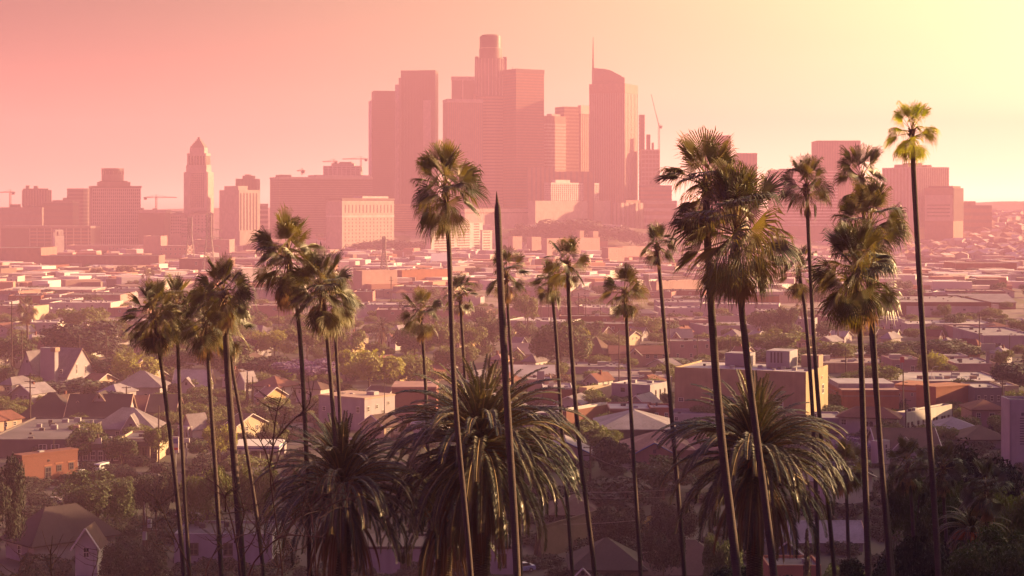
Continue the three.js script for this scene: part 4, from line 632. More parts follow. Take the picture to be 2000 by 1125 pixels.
house({ l: 'small blue gabled house near the bottom edge at right', x: [1504, 1568], dp: 9, y: 1082, r: 1056, d: 290, roof: 'front', wm: P.blue, rm: R_.dark, trim: TRIM, win: [['f', 0.5, 1084, 1096, 1.6]] });
flat({ n: 'shed', l: 'orange brick wall at the bottom edge beside the blue gabled house', c: 'shed', x: [1500, 1604], y: 1104, d: 272, dp: 8, wm: P.terra, rm: R_.tar });
house({ l: 'white and peach house behind the short skirted palm at right', x: [1572, 1622, 1722], th: 0.85, y: 942, r: 914, b: 992, roof: 'side', wm: P.white, rm: R_.grey, win: [['f', 0.6, 960, 978, 1.1], ['r', 0.4, 950, 964, 1.1]], trim: TRIM });
// ------------------------------------------------ centre and right, near half
house({ l: 'blue-edged gabled cottage right of the central date palm', x: [1058, 1154], dp: 11, y: 884, r: 862, b: 908, roof: 'front', wm: P.lav, rm: R_.lav, trim: BLUE, over: 0.9, win: [['f', 0.3, 890, 899, 1.1], ['f', 0.7, 890, 899, 1.1]] });
house({ l: 'small cottage with a bright white window left of the blue-edged cottage', x: [1036, 1078], dp: 9, y: 870, r: 852, b: 892, roof: 'side', wm: P.dim, rm: R_.red, win: [['f', 0.4, 873, 882, 2]] });
house({ l: 'salmon-roofed house with blue-grey eaves right of the dark round tree', x: [1226, 1350], dp: 14, y: 878, r: 849, b: 905, wm: P.rose, rm: R_.salmon, over: 1, dorm: [[1236, 1318, 884, 862, 2]], trim: BLUE });
house({ l: 'smaller salmon roof left of the right date palm fronds', x: [1346, 1410], dp: 12, y: 880, r: 852, b: 900, wm: P.rose, rm: R_.salmon, over: 0.8 });
house({ n: 'warehouse', l: 'low shed with a wide lavender hip roof and dark walls, centre right', c: 'warehouse', x: [1172, 1318], dp: 22, y: 838, r: 810, b: 866, wm: P.dim, rm: R_.lav, over: 0.8, win: [['f', 0.08, 842, 860, 0.5], ['f', 0.86, 842, 862, 0.6]] });
flat({ n: 'shop', l: 'white flat-roofed hut standing on the right end of the lavender-roofed shed', x: [1256, 1318], y: 826, d: 470, dp: 8, wm: P.white, rm: R_.pale, win: [['f', 0.5, 829, 836, 1], ['f', 0.8, 829, 836, 0.8]] });
flat({ n: 'shop', l: 'grey-lavender two-storey block with blue-framed windows right of the date palm', x: [1012, 1094], y: 806, b: 866, dp: 16, wm: P.lav, rm: R_.pale, trim: BLUE, win: [['f', 0.12, 818, 823, 1.2], ['f', 0.55, 818, 823, 1.6], ['f', 0.88, 818, 840, 1]], unit: [[0.6, 0.5, 1.4, 0.7]] });
flat({ n: 'brick_building', l: 'sunlit orange brick block behind the two slim trunks right of centre', x: [1094, 1106, 1192], th: -0.95, y: 800, b: 842, wm: P.brick, rm: R_.pale, pm: P.white });
flat({ n: 'brick_building', l: 'shaded brick block joined to the right of the sunlit orange one', x: [1190, 1282], y: 798, b: 832, dp: 16, wm: P.brick, rm: R_.pale, pm: P.rose, unit: [[0.5, 0.5, 1, 0.8]] });
flat({ n: 'shop', l: 'small brick shop with pale front between trunk and right warehouse', x: [1270, 1312], y: 796, b: 832, dp: 10, wm: P.terra, rm: R_.pale, win: [['f', 0.3, 806, 816, 1], ['f', 0.75, 806, 816, 1]] });
flat({ n: 'shop', l: 'pale cream shed wall in sun behind the small round tree, centre right', x: [1132, 1146, 1198], th: -0.8, y: 757, b: 790, wm: P.cream, rm: R_.pale });
{
  flat({ n: 'shop', l: 'long lavender store with grated windows right of the cream shed', x: [1196, 1270, 1312], th: 0.5, y: 752, b: 796, wm: P.lav, rm: R_.pale, trim: DARKTRIM, win: [['f', 0.3, 760, 768, 1.4], ['f', 0.75, 770, 786, 2.2], ['r', 0.3, 764, 782, 0.9], ['r', 0.55, 764, 782, 0.9], ['r', 0.8, 764, 782, 0.9]], unit: [[0.3, 0.6, 1.5, 1], [0.7, 0.7, 1.2, 0.8]] });
}
flat({ n: 'shop', l: 'brick-red shed with white roof edge behind the tallest date palm fronds', x: [1060, 1118], y: 757, b: 800, dp: 14, wm: P.brick, rm: R_.pale, pm: P.white, unit: [[0.3, 0.4, 1.4, 1.6, P.white]] });
flat({ n: 'shop', l: 'pale block with square roof chimney right of the bare trunk', x: [1030, 1078], y: 741, b: 790, dp: 12, wm: P.peach, rm: R_.lav, unit: [[0.55, 0.4, 2.2, 2.6, P.lav]] });
house({ n: 'warehouse', l: 'wide white shed roof between the bare trunk and its right neighbour', c: 'warehouse', x: [996, 1082], dp: 18, y: 736, r: 717, b: 752, roof: 'side', wm: P.pink, rm: R_.pale });
flat({ n: 'warehouse', l: 'flat shed with terraced lavender roof left of the right beige warehouse', c: 'warehouse', x: [1156, 1312], y: 736, b: 758, dp: 26, wm: P.lav, rm: R_.rose, unit: [[0.2, 0.5, 2, 1.2], [0.7, 0.4, 4, 1.4, P.cream], [0.88, 0.5, 2, 1]] });
flat({ n: 'warehouse', l: 'narrow lavender roof below the dark pyramid-roofed house', c: 'warehouse', x: [1100, 1230], y: 716, b: 730, dp: 20, wm: P.lav, rm: R_.lav, unit: [[0.6, 0.5, 3, 1.4]] });
{
  const { t, p, w, dp } = house({ l: 'house with a dark pyramid roof over an open porch, centre right', x: [1132, 1178, 1200], th: 0.45, y: 692, r: 660, b: 714, wm: P.rose, rm: R_.brown, over: 1.2 });
  for (const f of [0.06, 0.3, 0.55, 0.8]) unitBox('porch_post', TRIM, t, -w / 2 + f * w, 0, dp / 2 + 2, 0.3, p.alt(698), 0.3); new MB().box(-w / 2 - 1, p.alt(700), dp / 2, w / 2, p.alt(697), dp / 2 + 2.6).build('porch_roof', R_.brown, t);
}
house({ l: 'long peach bungalow with front gable and lit windows, centre right', x: [1192, 1306], dp: 12, y: 690, r: 677, b: 716, roof: 'side', wm: P.peach, rm: R_.red, dorm: [[1226, 1252, 692, 680, 2]], win: many(0.5, 0.92, 4).map((f) => ['f', f, 692, 700, 1.4]) });
flat({ n: 'apartment_block', l: 'two-storey pink flats left of the thickest palm trunk', c: 'apartment block', x: [1306, 1394], y: 666, b: 712, dp: 14, wm: P.pink, rm: R_.tar, win: [['f', 0.3, 673, 679, 1.4], ['f', 0.6, 674, 680, 1.6], ['f', 0.85, 672, 680, 1.2], ['f', 0.2, 690, 698, 1], ['f', 0.5, 690, 698, 1]] });
house({ l: 'pair-gabled grey house above the pink flats', x: [1306, 1352], dp: 12, y: 664, r: 644, b: 690, roof: 'side', wm: P.pink, rm: R_.grey, dorm: [[1308, 1330, 662, 648, 2]] });
house({ l: 'pale house left of the big leafy tree, centre of the picture', x: [1000, 1044], dp: 11, y: 690, r: 672, b: 712, roof: 'side', wm: P.peach, rm: R_.rose, win: [['f', 0.3, 694, 702, 1]], dorm: [[996, 1024, 692, 678, 2]] });
{ // big beige warehouse
  const { t, p, w, dp } = flat({ n: 'warehouse', l: 'big beige warehouse with sunlit yellow right side behind the right date palm', c: 'warehouse', x: [1328, 1574, 1646], th: 0.42, y: 727, b: 832, wm: P.beige, rm: R_.pale, win: [['r', 0.72, 745, 752, 0.8], ['r', 0.76, 762, 782, 2], ['f', 0.05, 788, 796, 1.6], ['f', 0.3, 780, 800, 2], ['f', 0.8, 780, 805, 2.4]], unit: many(0.2, 0.95, 9).map((f, i) => [f, 0.25 + 0.5 * hash(i, 9), 1.2, 0.9]) });
  new MB().box(w * 0.12, p.alt(727), -dp * 0.3, w * 0.3, p.alt(694), dp * 0.05).build('penthouse', P.lav, t);
  for (let i = 0; i < 4; i++) unitBox('louvre', DARKTRIM, t, w * (0.16 + i * 0.026), p.alt(718), dp * 0.05, w * 0.012, p.alt(697) - p.alt(718), 0.2);
  unitBox('roof_box', P.lav, t, -w * 0.11, p.alt(728), -dp * 0.1, w * 0.19, p.alt(702) - p.alt(728), 6); unitBox('roof_box', P.peach, t, w * 0.42, p.alt(728), -dp * 0.25, 5, p.alt(704) - p.alt(728), 5);
}
flat({ n: 'shop', l: 'low white shopfronts below the beige warehouse, left of the thick trunks', x: [1310, 1420], y: 808, b: 832, dp: 12, wm: P.white, rm: R_.tar, win: [['f', 0.1, 814, 822, 1], ['f', 0.66, 812, 820, 1.4]] });
flat({ n: 'warehouse', l: 'long rosy shed with a yellow sunlit front in the upper right', c: 'warehouse', x: [1602, 1744], y: 709, b: 728, dp: 26, wm: P.yellow, rm: R_.rose, unit: [[0.1, 0.5, 3, 2, P.white], [0.2, 0.6, 2, 2, P.white], [0.5, 0.4, 2, 1]] });
flat({ n: 'warehouse', l: 'broad flat lavender roof above the yellow-fronted shed', c: 'warehouse', x: [1592, 1742], y: 692, b: 706, dp: 30, wm: P.pink, rm: R_.lav });
flat({ n: 'shop', l: 'pink stuccoed block with dark awning right of the yellow-fronted shed', x: [1742, 1800], y: 702, b: 735, dp: 18, wm: P.pink, rm: R_.rose, win: [['f', 0.2, 712, 720, 1.6], ['f', 0.7, 714, 728, 1.4]], unit: [[0.3, 0.5, 4, 1.6, P.white]] });
flat({ n: 'shop', l: 'row of white and cream sheds beside the tall tree at far right', x: [1842, 1890], y: 694, b: 718, dp: 16, wm: P.white, rm: R_.pale, win: [['f', 0.3, 702, 712, 1.6]] });
flat({ n: 'shed', l: 'small orange sunlit shed left of the blank billboard', c: 'shed', x: [1884, 1914], y: 692, b: 706, dp: 12, wm: P.terra, rm: R_.pale });
flat({ n: 'warehouse', l: 'wide pink wall below the billboard at far right', c: 'warehouse', x: [1868, 1950], y: 710, b: 738, dp: 26, wm: P.pink, rm: R_.lav });
flat({ n: 'shop', l: 'terracotta block with banded front between the skirted palm trunks', x: [1645, 1756], y: 762, b: 808, dp: 24, wm: P.terra, rm: R_.tar, band: P.rose, add: [['band', -0.003, 1.003, 772, 775, -0.006, 1.003, P.rose], ['upper_wall', 0, 1, 753, 763, 0.25, 0.9, P.lav]] });
flat({ n: 'shop', l: 'pink stepped shop with red cornices left of the tallest slender trunk', x: [1752, 1790, 1832], th: 0.5, y: 753, b: 800, wm: P.pink, rm: R_.pale, band: P.terra, win: [['f', 0.2, 770, 776, 0.9], ['f', 0.8, 768, 774, 0.9], ['r', 0.4, 776, 784, 0.9]], add: [['band', -0.004, 1.004, 763, 766, -0.006, 1.004, P.terra]] });
flat({ n: 'warehouse', l: 'salmon side wall with orange cornice rising right of the tallest trunk', c: 'warehouse', x: [1800, 1828, 1906], th: -0.55, y: 756, b: 806, wm: P.terra, rm: R_.rose, band: P.terra });
flat({ n: 'shop', l: 'wide white roof crowded with vents right of the tallest slender trunk', x: [1740, 1972], y: 744, b: 768, dp: 34, wm: P.pink, rm: R_.pale, unit: many(0.32, 0.85, 8).map((f, i) => [f, 0.3 + 0.4 * hash(i, 5), 1.5 + hash(i, 6), 1, i % 3 ? METAL : P.peach]) });
flat({ n: 'shop', l: 'grey shaded block between the salmon wall and the cream corner', x: [1903, 1962], y: 757, b: 806, dp: 16, wm: P.grey, rm: R_.pale, win: many(0.15, 0.8, 4).map((f) => ['f', f, 772, 784, 0.8]) });
flat({ n: 'shop', l: 'cream sunlit corner block right of the grey shaded one', x: [1958, 1990], y: 753, b: 792, dp: 14, wm: P.cream, rm: R_.pale });
{
  const { t, p, w, dp } = house({ n: 'villa', l: 'white villa with maroon hip roof behind the skirted palm trunks', x: [1645, 1752, 1770], th: 0.3, y: 817, r: 799, b: 856, wm: P.white, rm: R_.red, over: 0.9, win: [['f', 0.08, 822, 834, 1.4], ['f', 0.86, 824, 836, 1.4], ['r', 0.5, 822, 836, 0.9]] });
  for (let i = 0; i < 3; i++) { const g = new THREE.CylinderGeometry(0.45, 0.45, 0.16, 16, 1, false, 0, Math.PI); g.rotateX(Math.PI / 2); g.rotateZ(Math.PI / 2); const a = mesh('arch', new THREE.CylinderGeometry(0.5, 0.5, 0.14, 14).rotateX(Math.PI / 2), PANE, t); a.position.set(-w * 0.1 + i * 1.15, p.alt(829), dp / 2 + 0.02); unitBox('arch_opening', PANE, t, -w * 0.1 + i * 1.15, p.alt(835), dp / 2, 0.9, p.alt(829) - p.alt(835), 0.12); }
}
flat({ n: 'apartment_block', l: 'long white sunlit wall with a row of small windows at right', c: 'apartment block', x: [1752, 1768, 1896], th: -0.85, y: 806, b: 850, wm: P.white, rm: R_.tar, trim: DARKTRIM, win: [0.06, 0.14, 0.27, 0.38, 0.44, 0.52, 0.6, 0.66, 0.78, 0.83, 0.92].map((f, i) => ['f', f, 826, 834 + (i % 3 ? 0 : 4), 1]), unit: [[0.3, 0.5, 1.2, 1]] });
house({ l: 'grey hip-roofed house below the long white wall', x: [1832, 1912], dp: 12, y: 838, r: 820, b: 856, wm: P.lav, rm: R_.lav, over: 0.9 });
house({ l: 'brown hip-roofed house under the grey one, near the right edge', x: [1884, 1968], dp: 12, y: 858, r: 836, b: 876, wm: P.lav, rm: R_.brown, over: 1, trim: P.peach });
house({ l: 'two-storey pink house with maroon roof left of the louvred tower', x: [1898, 1964], dp: 11, y: 800, r: 784, b: 838, wm: P.pink, rm: R_.red, win: [['f', 0.2, 806, 816, 1.2], ['f', 0.6, 806, 820, 1.6]] });
{
  const { t, p, w, dp } = flat({ n: 'church_tower', l: 'pale louvred church tower cut by the right edge', c: 'tower', x: [1972, 2030], y: 780, d: 400, dp: 7, wm: P.white, rm: R_.tar });
  for (let i = 0; i < 11; i++) unitBox('louvre', P.grey, t, -w * 0.06, p.alt(868 - i * 5), dp / 2, 1.3, 0.22, 0.14); unitBox('tower_pilaster', P.white, t, -w / 2 + 0.2, 0, dp / 2, 0.4, p.alt(782), 0.3); unitBox('louvre_head', P.grey, t, -w * 0.06, p.alt(812), dp / 2, 0.7, 0.7, 0.14);
}
house({ l: 'brown gabled house with white porch between the skirted palm and tall trunk', x: [1716, 1834], dp: 13, y: 872, r: 842, b: 896, roof: 'side', wm: P.lav, rm: R_.brown, dorm: [[1742, 1786, 872, 850, 2]], trim: TRIM, win: [['f', 0.42, 878, 886, 1.3]] });
flat({ n: 'chimney_tower', l: 'slim white stair tower beside the skirted palm trunks', c: 'tower', x: [1704, 1714, 1742], th: -0.6, y: 862, b: 908, wm: P.white, rm: R_.tar, win: [['f', 0.7, 868, 888, 0.7]] });
flat({ n: 'shop', l: 'pale purple garage wall behind the right date palm, left of the villa', x: [1602, 1656], y: 816, b: 846, dp: 14, wm: P.lav, rm: R_.lav });
// ---------------------------------------------------------------- sheds and blocks in the haze between the houses and downtown
const W_ = (l, x, y, b, wm, rm, o = {}) => flat({ n: o.n || 'warehouse', c: o.c || 'warehouse', l, x, y, b, dp: o.dp || 40, wm, rm: rm || R_.rose, ph: 0.6, ...o });
const wins = (n, y1, y0, ww, a = 0.06, b = 0.94) => many(a, b, n).map((f) => ['f', f, y1, y0, ww]);
W_('huge plain rose wall at the left edge in the middle haze', [-40, 80], 484, 522, P.rose, R_.tar, { dp: 60 });
W_('long pink hall with paired windows under the gridded government block', [130, 284], 479, 496, P.pink, R_.pale, { c: 'building', n: 'station_hall', win: wins(10, 483, 487, 2.6, 0.55, 0.97) });
W_('taller plain pink block at the right end of the long hall', [280, 314], 461, 499, P.pink, R_.pale, { c: 'building' });
W_('pink wing with two rows of dark windows below the pyramid-topped tower', [312, 364], 480, 505, P.pink, R_.pale, { c: 'building', win: [...wins(6, 484, 489, 2.4), ...wins(6, 494, 498, 2)] });
W_('wide lower rose wall in front of the long pink hall', [80, 310], 499, 528, P.rose, R_.lav, { dp: 30 });
W_('pale rose sheds below the twin power pylons at left', [350, 445], 505, 536, P.rose, R_.rose, { win: [['f', 0.35, 511, 518, 2], ['f', 0.5, 511, 518, 2], ['f', 0.65, 511, 518, 2]] });
W_('pale domed market hall right of the power pylons at left', [380, 448], 468, 500, P.pink, R_.pale, { c: 'hall', win: wins(5, 482, 487, 2) });
W_('pale lavender wall right of the left palm group', [455, 524], 527, 560, P.lav, R_.lav, { th: -0.75, dp: 10 });
W_('low pink roof strip under the white courthouse', [440, 512], 506, 522, P.pink, R_.pale);
W_('cream wall in sun right of two hazy round trees', [200, 240], 531, 548, P.cream, R_.pale, { dp: 20 });
W_('cream wall in sun left of the leftmost palm crown', [262, 314], 529, 546, P.cream, R_.pale, { dp: 20 });
W_('white house-like block at the left edge under the rose wall', [0, 34], 540, 560, P.white, R_.red, { dp: 20, win: wins(4, 545, 551, 1.4) });
W_('brick-coloured low block left of the red speck, left haze', [78, 112], 534, 548, P.rose, R_.rose, { dp: 18, win: wins(3, 538, 542, 1.6) });
W_('long white-edged roof line across the left haze', [0, 180], 566, 582, P.pink, R_.pale, { band: P.white });
W_('dark-roofed open shed below the white-edged roof line at left', [32, 74], 574, 590, P.pink, R_.dark);
W_('wide brown-topped shed left of the leftmost palm crown', [112, 235], 576, 592, P.pink, R_.tar);
W_('pale lavender roof at the left edge above the utility poles', [-20, 18], 590, 612, P.lav, R_.lav, { dp: 20 });
W_('pale lavender sheds above the big dark round tree', [78, 142], 585, 612, P.lav, R_.lav, { dp: 24 });
for (const [x, l] of [[[464, 506], 'first of three pale sawtooth sheds left of the palm pair'], [[500, 542], 'second of three pale sawtooth sheds left of the palm pair'], [[536, 580], 'third of three pale sawtooth sheds left of the palm pair']]) house({ n: 'warehouse', c: 'warehouse', l, x, dp: 30, y: 610, r: 602, b: 624, roof: 'side', wm: P.pink, rm: R_.pale });
W_('pink wall with a lone window strip right of the lower pair palm', [688, 772], 529, 568, P.pink, R_.pale, { th: -0.75, dp: 10 });
W_('salmon brick warehouse left of the tall lone palm trunk', [768, 874], 528, 560, P.terra, R_.rose, { th: -0.7, dp: 10 });
W_('second lower salmon warehouse in front of the salmon brick one', [768, 852], 560, 582, P.terra, R_.rose, { dp: 30 });
W_('long white roof under the salmon warehouses', [704, 880], 599, 612, P.pink, R_.pale, { dp: 60 });
W_('brown flat block left of the small palm left of centre', [690, 728], 570, 600, P.rose, R_.tar, { dp: 20 });
house({ n: 'tent_roof', c: 'building', l: 'brilliant white tilted roof under the balcony flats', x: [842, 874], dp: 30, y: 512, r: 496, b: 522, roof: 'side', wm: P.white, rm: M(0.8, 0.78, 0.75, null, 0.8) });
W_('pale rose flats left of the bare pointed trunk tip, first of two', [992, 1020], 462, 497, P.pink, R_.rose, { c: 'apartment block', n: 'apartment_block', th: -0.85, dp: 8, win: wins(3, 467, 470, 2.4) });
W_('pale rose flats right of the first pair, below the wooded knoll', [1029, 1057], 463, 498, P.pink, R_.rose, { c: 'apartment block', n: 'apartment_block', th: -0.85, dp: 8, win: wins(3, 468, 471, 2.4) });
W_('long pink flats with two square roof towers below the wooded knoll', [1058, 1178], 466, 502, P.pink, R_.rose, { c: 'apartment block', n: 'apartment_block', th: -0.85, dp: 8, unit: [[0.66, 0.5, 8, 9, P.pink], [0.92, 0.5, 10, 8, P.pink]], win: wins(9, 474, 478, 2.4) });
W_('gridded pink flats right of the long pink flats', [1176, 1222], 484, 520, P.pink, R_.rose, { c: 'apartment block', n: 'apartment_block', th: -0.85, dp: 8, win: [...wins(5, 489, 493, 2), ...wins(5, 499, 503, 2)] });
W_('pale pink plain block left of the great palm crowns', [1200, 1266], 482, 514, P.pink, R_.pale, { th: -0.8, dp: 12 });
W_('long pale wall striped by shadows left of the thickest trunk', [1262, 1384], 550, 576, P.pink, R_.pale, { th: -0.75, dp: 10, win: wins(7, 578, 582, 1.6, 0.5, 0.98) });
W_('lavender wall beside the thickest palm trunk in the middle haze', [1286, 1382], 590, 612, P.lav, R_.lav, { dp: 30 });
W_('small lavender block between the two thick palm trunks', [1394, 1448], 617, 642, P.lav, R_.tar, { dp: 16, win: [['f', 0.68, 626, 630, 2.4]] });
{
  const { t, p, w, dp } = W_('pink depot with a deep white canopy right of the thick trunks', [1466, 1522], 577, 604, P.terra, R_.pale, { dp: 24, n: 'depot' });
  new MB().box(-w * 0.62, p.alt(574), -dp / 2, w * 0.55, p.alt(568), dp / 2 + 9).build('canopy', P.white, t); new MB().box(-w * 0.5, p.alt(578), -dp / 2, w * 0.45, p.alt(574.2), dp / 2 + 5).build('canopy_soffit', P.grey, t);
}
W_('pale strip with small windows right of the canopied depot', [1524, 1572], 572, 588, P.pink, R_.pale, { dp: 20, win: wins(5, 577, 581, 1.4) });
W_('long brick-red warehouse beside the tallest trunk at right', [1735, 1936], 590, 618, P.brick, R_.lav, { dp: 70 });
W_('low sheds with a pale roof ridge behind the long brick-red warehouse', [1772, 1884], 572, 586, P.pink, R_.lav, { dp: 50 });
house({ n: 'warehouse', c: 'warehouse', l: 'long sloping roof with a bright lit edge at the far right', x: [1868, 1984], dp: 40, y: 590, r: 577, b: 604, roof: 'side', wm: P.rose, rm: R_.lav, trim: P.white });
W_('white two-part block with dark doorway right of the skirted palm', [1714, 1768], 625, 650, P.white, R_.pale, { dp: 18, win: [['f', 0.15, 634, 638, 1.2], ['f', 0.84, 634, 638, 1.2], ['f', 0.5, 632, 644, 1.8]], unit: [[0.45, 0.5, 2.4, 1.6, P.white]] });
W_('white long shed at the far right edge above the lavender warehouse', [1950, 2020], 627, 644, P.white, R_.pale, { dp: 20, win: [['f', 0.2, 637, 641, 2], ['f', 0.55, 637, 641, 2]] });
W_('big lavender warehouse behind the blank billboard', [1922, 2030], 655, 690, P.lav, R_.lav, { dp: 50, win: [['f', 0.25, 670, 674, 3]] });
W_('pink terraces of houses left of the lavender warehouse', [1868, 1924], 640, 668, P.pink, R_.rose, { dp: 24, win: wins(4, 646, 650, 1.4) });
W_('rosy long wall low in the haze at the far right', [1866, 1986], 514, 538, P.terra, R_.rose, { dp: 40 });
W_('pink flat block left of the rosy long wall', [1832, 1868], 503, 522, P.pink, R_.pale, { dp: 24 });
W_('small cream box among the hillside roofs at far right', [1812, 1842], 464, 478, P.pink, R_.pale, { dp: 14 });
W_('pale long roof under the rosy wall at the right', [1780, 1870], 521, 530, P.pink, R_.pale, { dp: 30 });
// ---- smaller roofs filling the haze: each a shed of its own; where it lies is told by the trunk or crown it stands next to
const COLS = [[0, 'at the left edge'], [75, 'above the church hall'], [155, 'above the dark round tree'], [240, 'left of the leftmost palm crown'], [485, 'right of the left palm group'], [700, 'right of the palm pair'], [770, 'left of the small left-of-centre palm'], [848, 'left of the tall lone palm'], [935, 'left of the bare pointed trunk'], [1025, 'right of the bare pointed trunk'], [1150, 'left of the small lone palm'], [1255, 'right of the small lone palm'], [1335, 'left of the thickest trunk'], [1480, 'right of the great palm crowns'], [1530, 'left of the wind-blown palm'], [1625, 'left of the skirted palm'], [1745, 'right of the skirted palm'], [1850, 'right of the tallest slender trunk'], [1940, 'near the right edge']];
const BANDS = [[505, 'in the far haze'], [528, 'in the deep haze'], [548, 'in the middle haze'], [588, 'in the near haze'], [622, 'just beyond the tree belt'], [652, 'among the trees']];
const KINDS = [['low cream shed', P.cream, R_.pale], ['long rose-walled shed', P.rose, R_.rose], ['flat lavender roof', P.lav, R_.lav], ['white boxy building', P.white, R_.pale], ['brown-roofed house', P.peach, R_.brown], ['red-roofed house', P.white, R_.red], ['grey-roofed house', P.lav, R_.grey], ['brick-red shed', P.brick, R_.tar]];
seed = 4242;
for (const [x, where] of COLS) for (const [b, how] of BANDS) {
  if (b > 630 && (x > 440 && x < 1000)) continue;
  const n = b > 600 ? 1 : 2, ks = [Math.floor(rnd() * 8)]; ks.push((ks[0] + 1 + Math.floor(rnd() * 6)) % 8);
  for (let i = 0; i < n; i++) {
    const [kn, wm, rm] = KINDS[ks[i]], bb = b + rr(-9, 9), d = rowDepth(bb), s = F / d, px = x + rr(-30, 42), big = /shed|roof\b|boxy/.test(kn) && !/house/.test(kn), ww = big ? rr(20, 46) : rr(10, 15), hh = big ? rr(4, 8) : rr(3.2, 4.5), x0 = px - ww * s / 2, y1 = HOR + (EYE - hh) * s;
    const l = kn + ' ' + how + ' ' + where;
    if (big) flat({ n: 'warehouse', c: 'building', l, x: [x0, x0 + ww * s], y: y1, b: bb, dp: rr(12, 30), th: rr(-0.25, 0.4), wm, rm, ph: 0.5, win: b > 560 ? [['f', 0.3, y1 + 1.2 * s, y1 + 2.4 * s, 1.6], ['f', 0.7, y1 + 1.2 * s, y1 + 2.4 * s, 1.6]] : [], unit: [[rr(0.2, 0.8), 0.5, 2, 1.2]] });
    else house({ l, x: [x0, x0 + ww * s], y: y1, r: y1 - 1.9 * s, b: bb, dp: rr(9, 12), th: rr(-0.5, 0.7), roof: pick(['hip', 'side', 'front']), wm, rm, win: b > 560 ? [['f', 0.3, y1 + 0.8 * s, y1 + 2 * s, 1.2], ['f', 0.7, y1 + 0.8 * s, y1 + 2 * s, 1.2]] : [] });
  }
}
// houses between the trees nearer by
const NEAR = [[668, 'behind the tree belt'], [690, 'in the upper house rows'], [722, 'in the middle house rows'], [758, 'in the nearer house rows'], [800, 'in the nearest sunlit row'], [850, 'in the dusky near rows']];
for (const [x, where] of COLS) for (const [b, how] of NEAR) {
  const [kn, wm, rm] = pick([['brown-roofed cream house', P.cream, R_.brown], ['grey-roofed white house', P.white, R_.grey], ['red-roofed peach house', P.peach, R_.red], ['red-roofed white house', P.white, R_.red], ['pale-roofed lavender house', P.lav, R_.lav], ['salmon-roofed yellowish house', P.yellow, R_.salmon]]);
  for (let tries = 0; tries < 8; tries++) {
    const bb = b + rr(-14, 14), d = rowDepth(bb), s = F / d, px = x + rr(-45, 50), ww = rr(8, 11.5), z = -d - 5, wx = (px - 1000) / s;
    if (placed.some(([X, Z, r]) => Math.hypot(X - wx, Z - z) < r + ww * 0.62)) continue;
    const y1 = HOR + (EYE - rr(3, 4.6)) * s, x0 = px - ww * s / 2;
    house({ l: kn + ' ' + how + ' ' + where, x: [x0, x0 + ww * s], y: y1, r: y1 - rr(1.7, 2.6) * s, b: bb, dp: rr(8, 11), th: pick([0.5, 0.6, -0.8, 0.4]), roof: pick(['hip', 'side', 'front']), wm, rm, trim: TRIM, win: [['f', 0.25, y1 + 0.7 * s, y1 + 1.9 * s, 1.1], ['f', 0.7, y1 + 0.7 * s, y1 + 1.9 * s, 1.3], ['r', 0.35, y1 + 0.7 * s, y1 + 1.9 * s, 1], ['r', 0.7, y1 + 0.7 * s, y1 + 1.9 * s, 1]], door: [[0.48, y1 + 1.0 * s, 0.9]], chim: rnd() < 0.4 ? [[rr(0.2, 0.8), 0.5, y1 - 2.9 * s, 0.7]] : [] });
    break;
  }
}
{ // far roofs too small to tell apart
  const n = 1700, im = new THREE.InstancedMesh(UNIT, M(1, 1, 1, null, 0.9), n), m = new THREE.Matrix4(), q = new THREE.Quaternion(), col = new THREE.Color();
  for (let i = 0; i < n; i++) {
    const py = 472 + 92 * Math.pow(rnd(), 0.9), d = rowDepth(py) * rr(0.95, 1.05), x = (rnd() * 2200 - 1100) / F * d, w = rr(6, 28), z = -d, gy = ground(x, z);
    q.setFromAxisAngle(V(0, 1, 0), rr(-0.6, 0.6)); m.compose(V(x, gy - 0.2, z), q, V(w, rr(3, 8), rr(8, 24))); im.setMatrixAt(i, m);
    const c = pick([[0.6, 0.5, 0.48], [0.46, 0.32, 0.29], [0.52, 0.46, 0.52], [0.22, 0.15, 0.14], [0.74, 0.68, 0.66], [0.7, 0.62, 0.6], [0.48, 0.24, 0.18]]); im.setColorAt(i, col.setRGB(...c));
  }
  im.name = 'distant_roofs'; im.castShadow = im.receiveShadow = true; scene.add(im);
  tag(im, 'mass of far-off low roofs melting into the haze before downtown', 'roofs', null, 'stuff');
  const n2 = 460, h = new THREE.InstancedMesh(new MB().box(-0.5, 0, -0.5, 0.5, 0.7, 0.5).tri(V(-0.5, 0.7, 0.5), V(0.5, 0.7, 0.5), V(0, 1, 0.5)).quad(V(0.55, 0.68, 0.55), V(0.55, 0.68, -0.55), V(0, 1, -0.55), V(0, 1, 0.55)).quad(V(-0.55, 0.68, -0.55), V(-0.55, 0.68, 0.55), V(0, 1, 0.55), V(0, 1, -0.55)).geo(), M(1, 1, 1, null, 0.9), n2);
  for (let i = 0; i < n2; i++) { const d = rr(1900, 3200), px = rr(1700, 2060), x = (px - 1000) / F * d, z = -d; q.setFromAxisAngle(V(0, 1, 0), rr(-1, 1)); m.compose(V(x, ground(x, z) - 0.3, z), q, V(rr(9, 18), rr(6, 11), rr(9, 16))); h.setMatrixAt(i, m); h.setColorAt(i, col.setRGB(...pick([[0.55, 0.45, 0.42], [0.4, 0.26, 0.24], [0.3, 0.18, 0.16], [0.62, 0.54, 0.5]]))); }
  h.name = 'hillside_houses'; h.castShadow = h.receiveShadow = true; scene.add(h);
  tag(h, 'crowd of tiny hazy houses up the far right slope', 'houses', null, 'stuff');
}
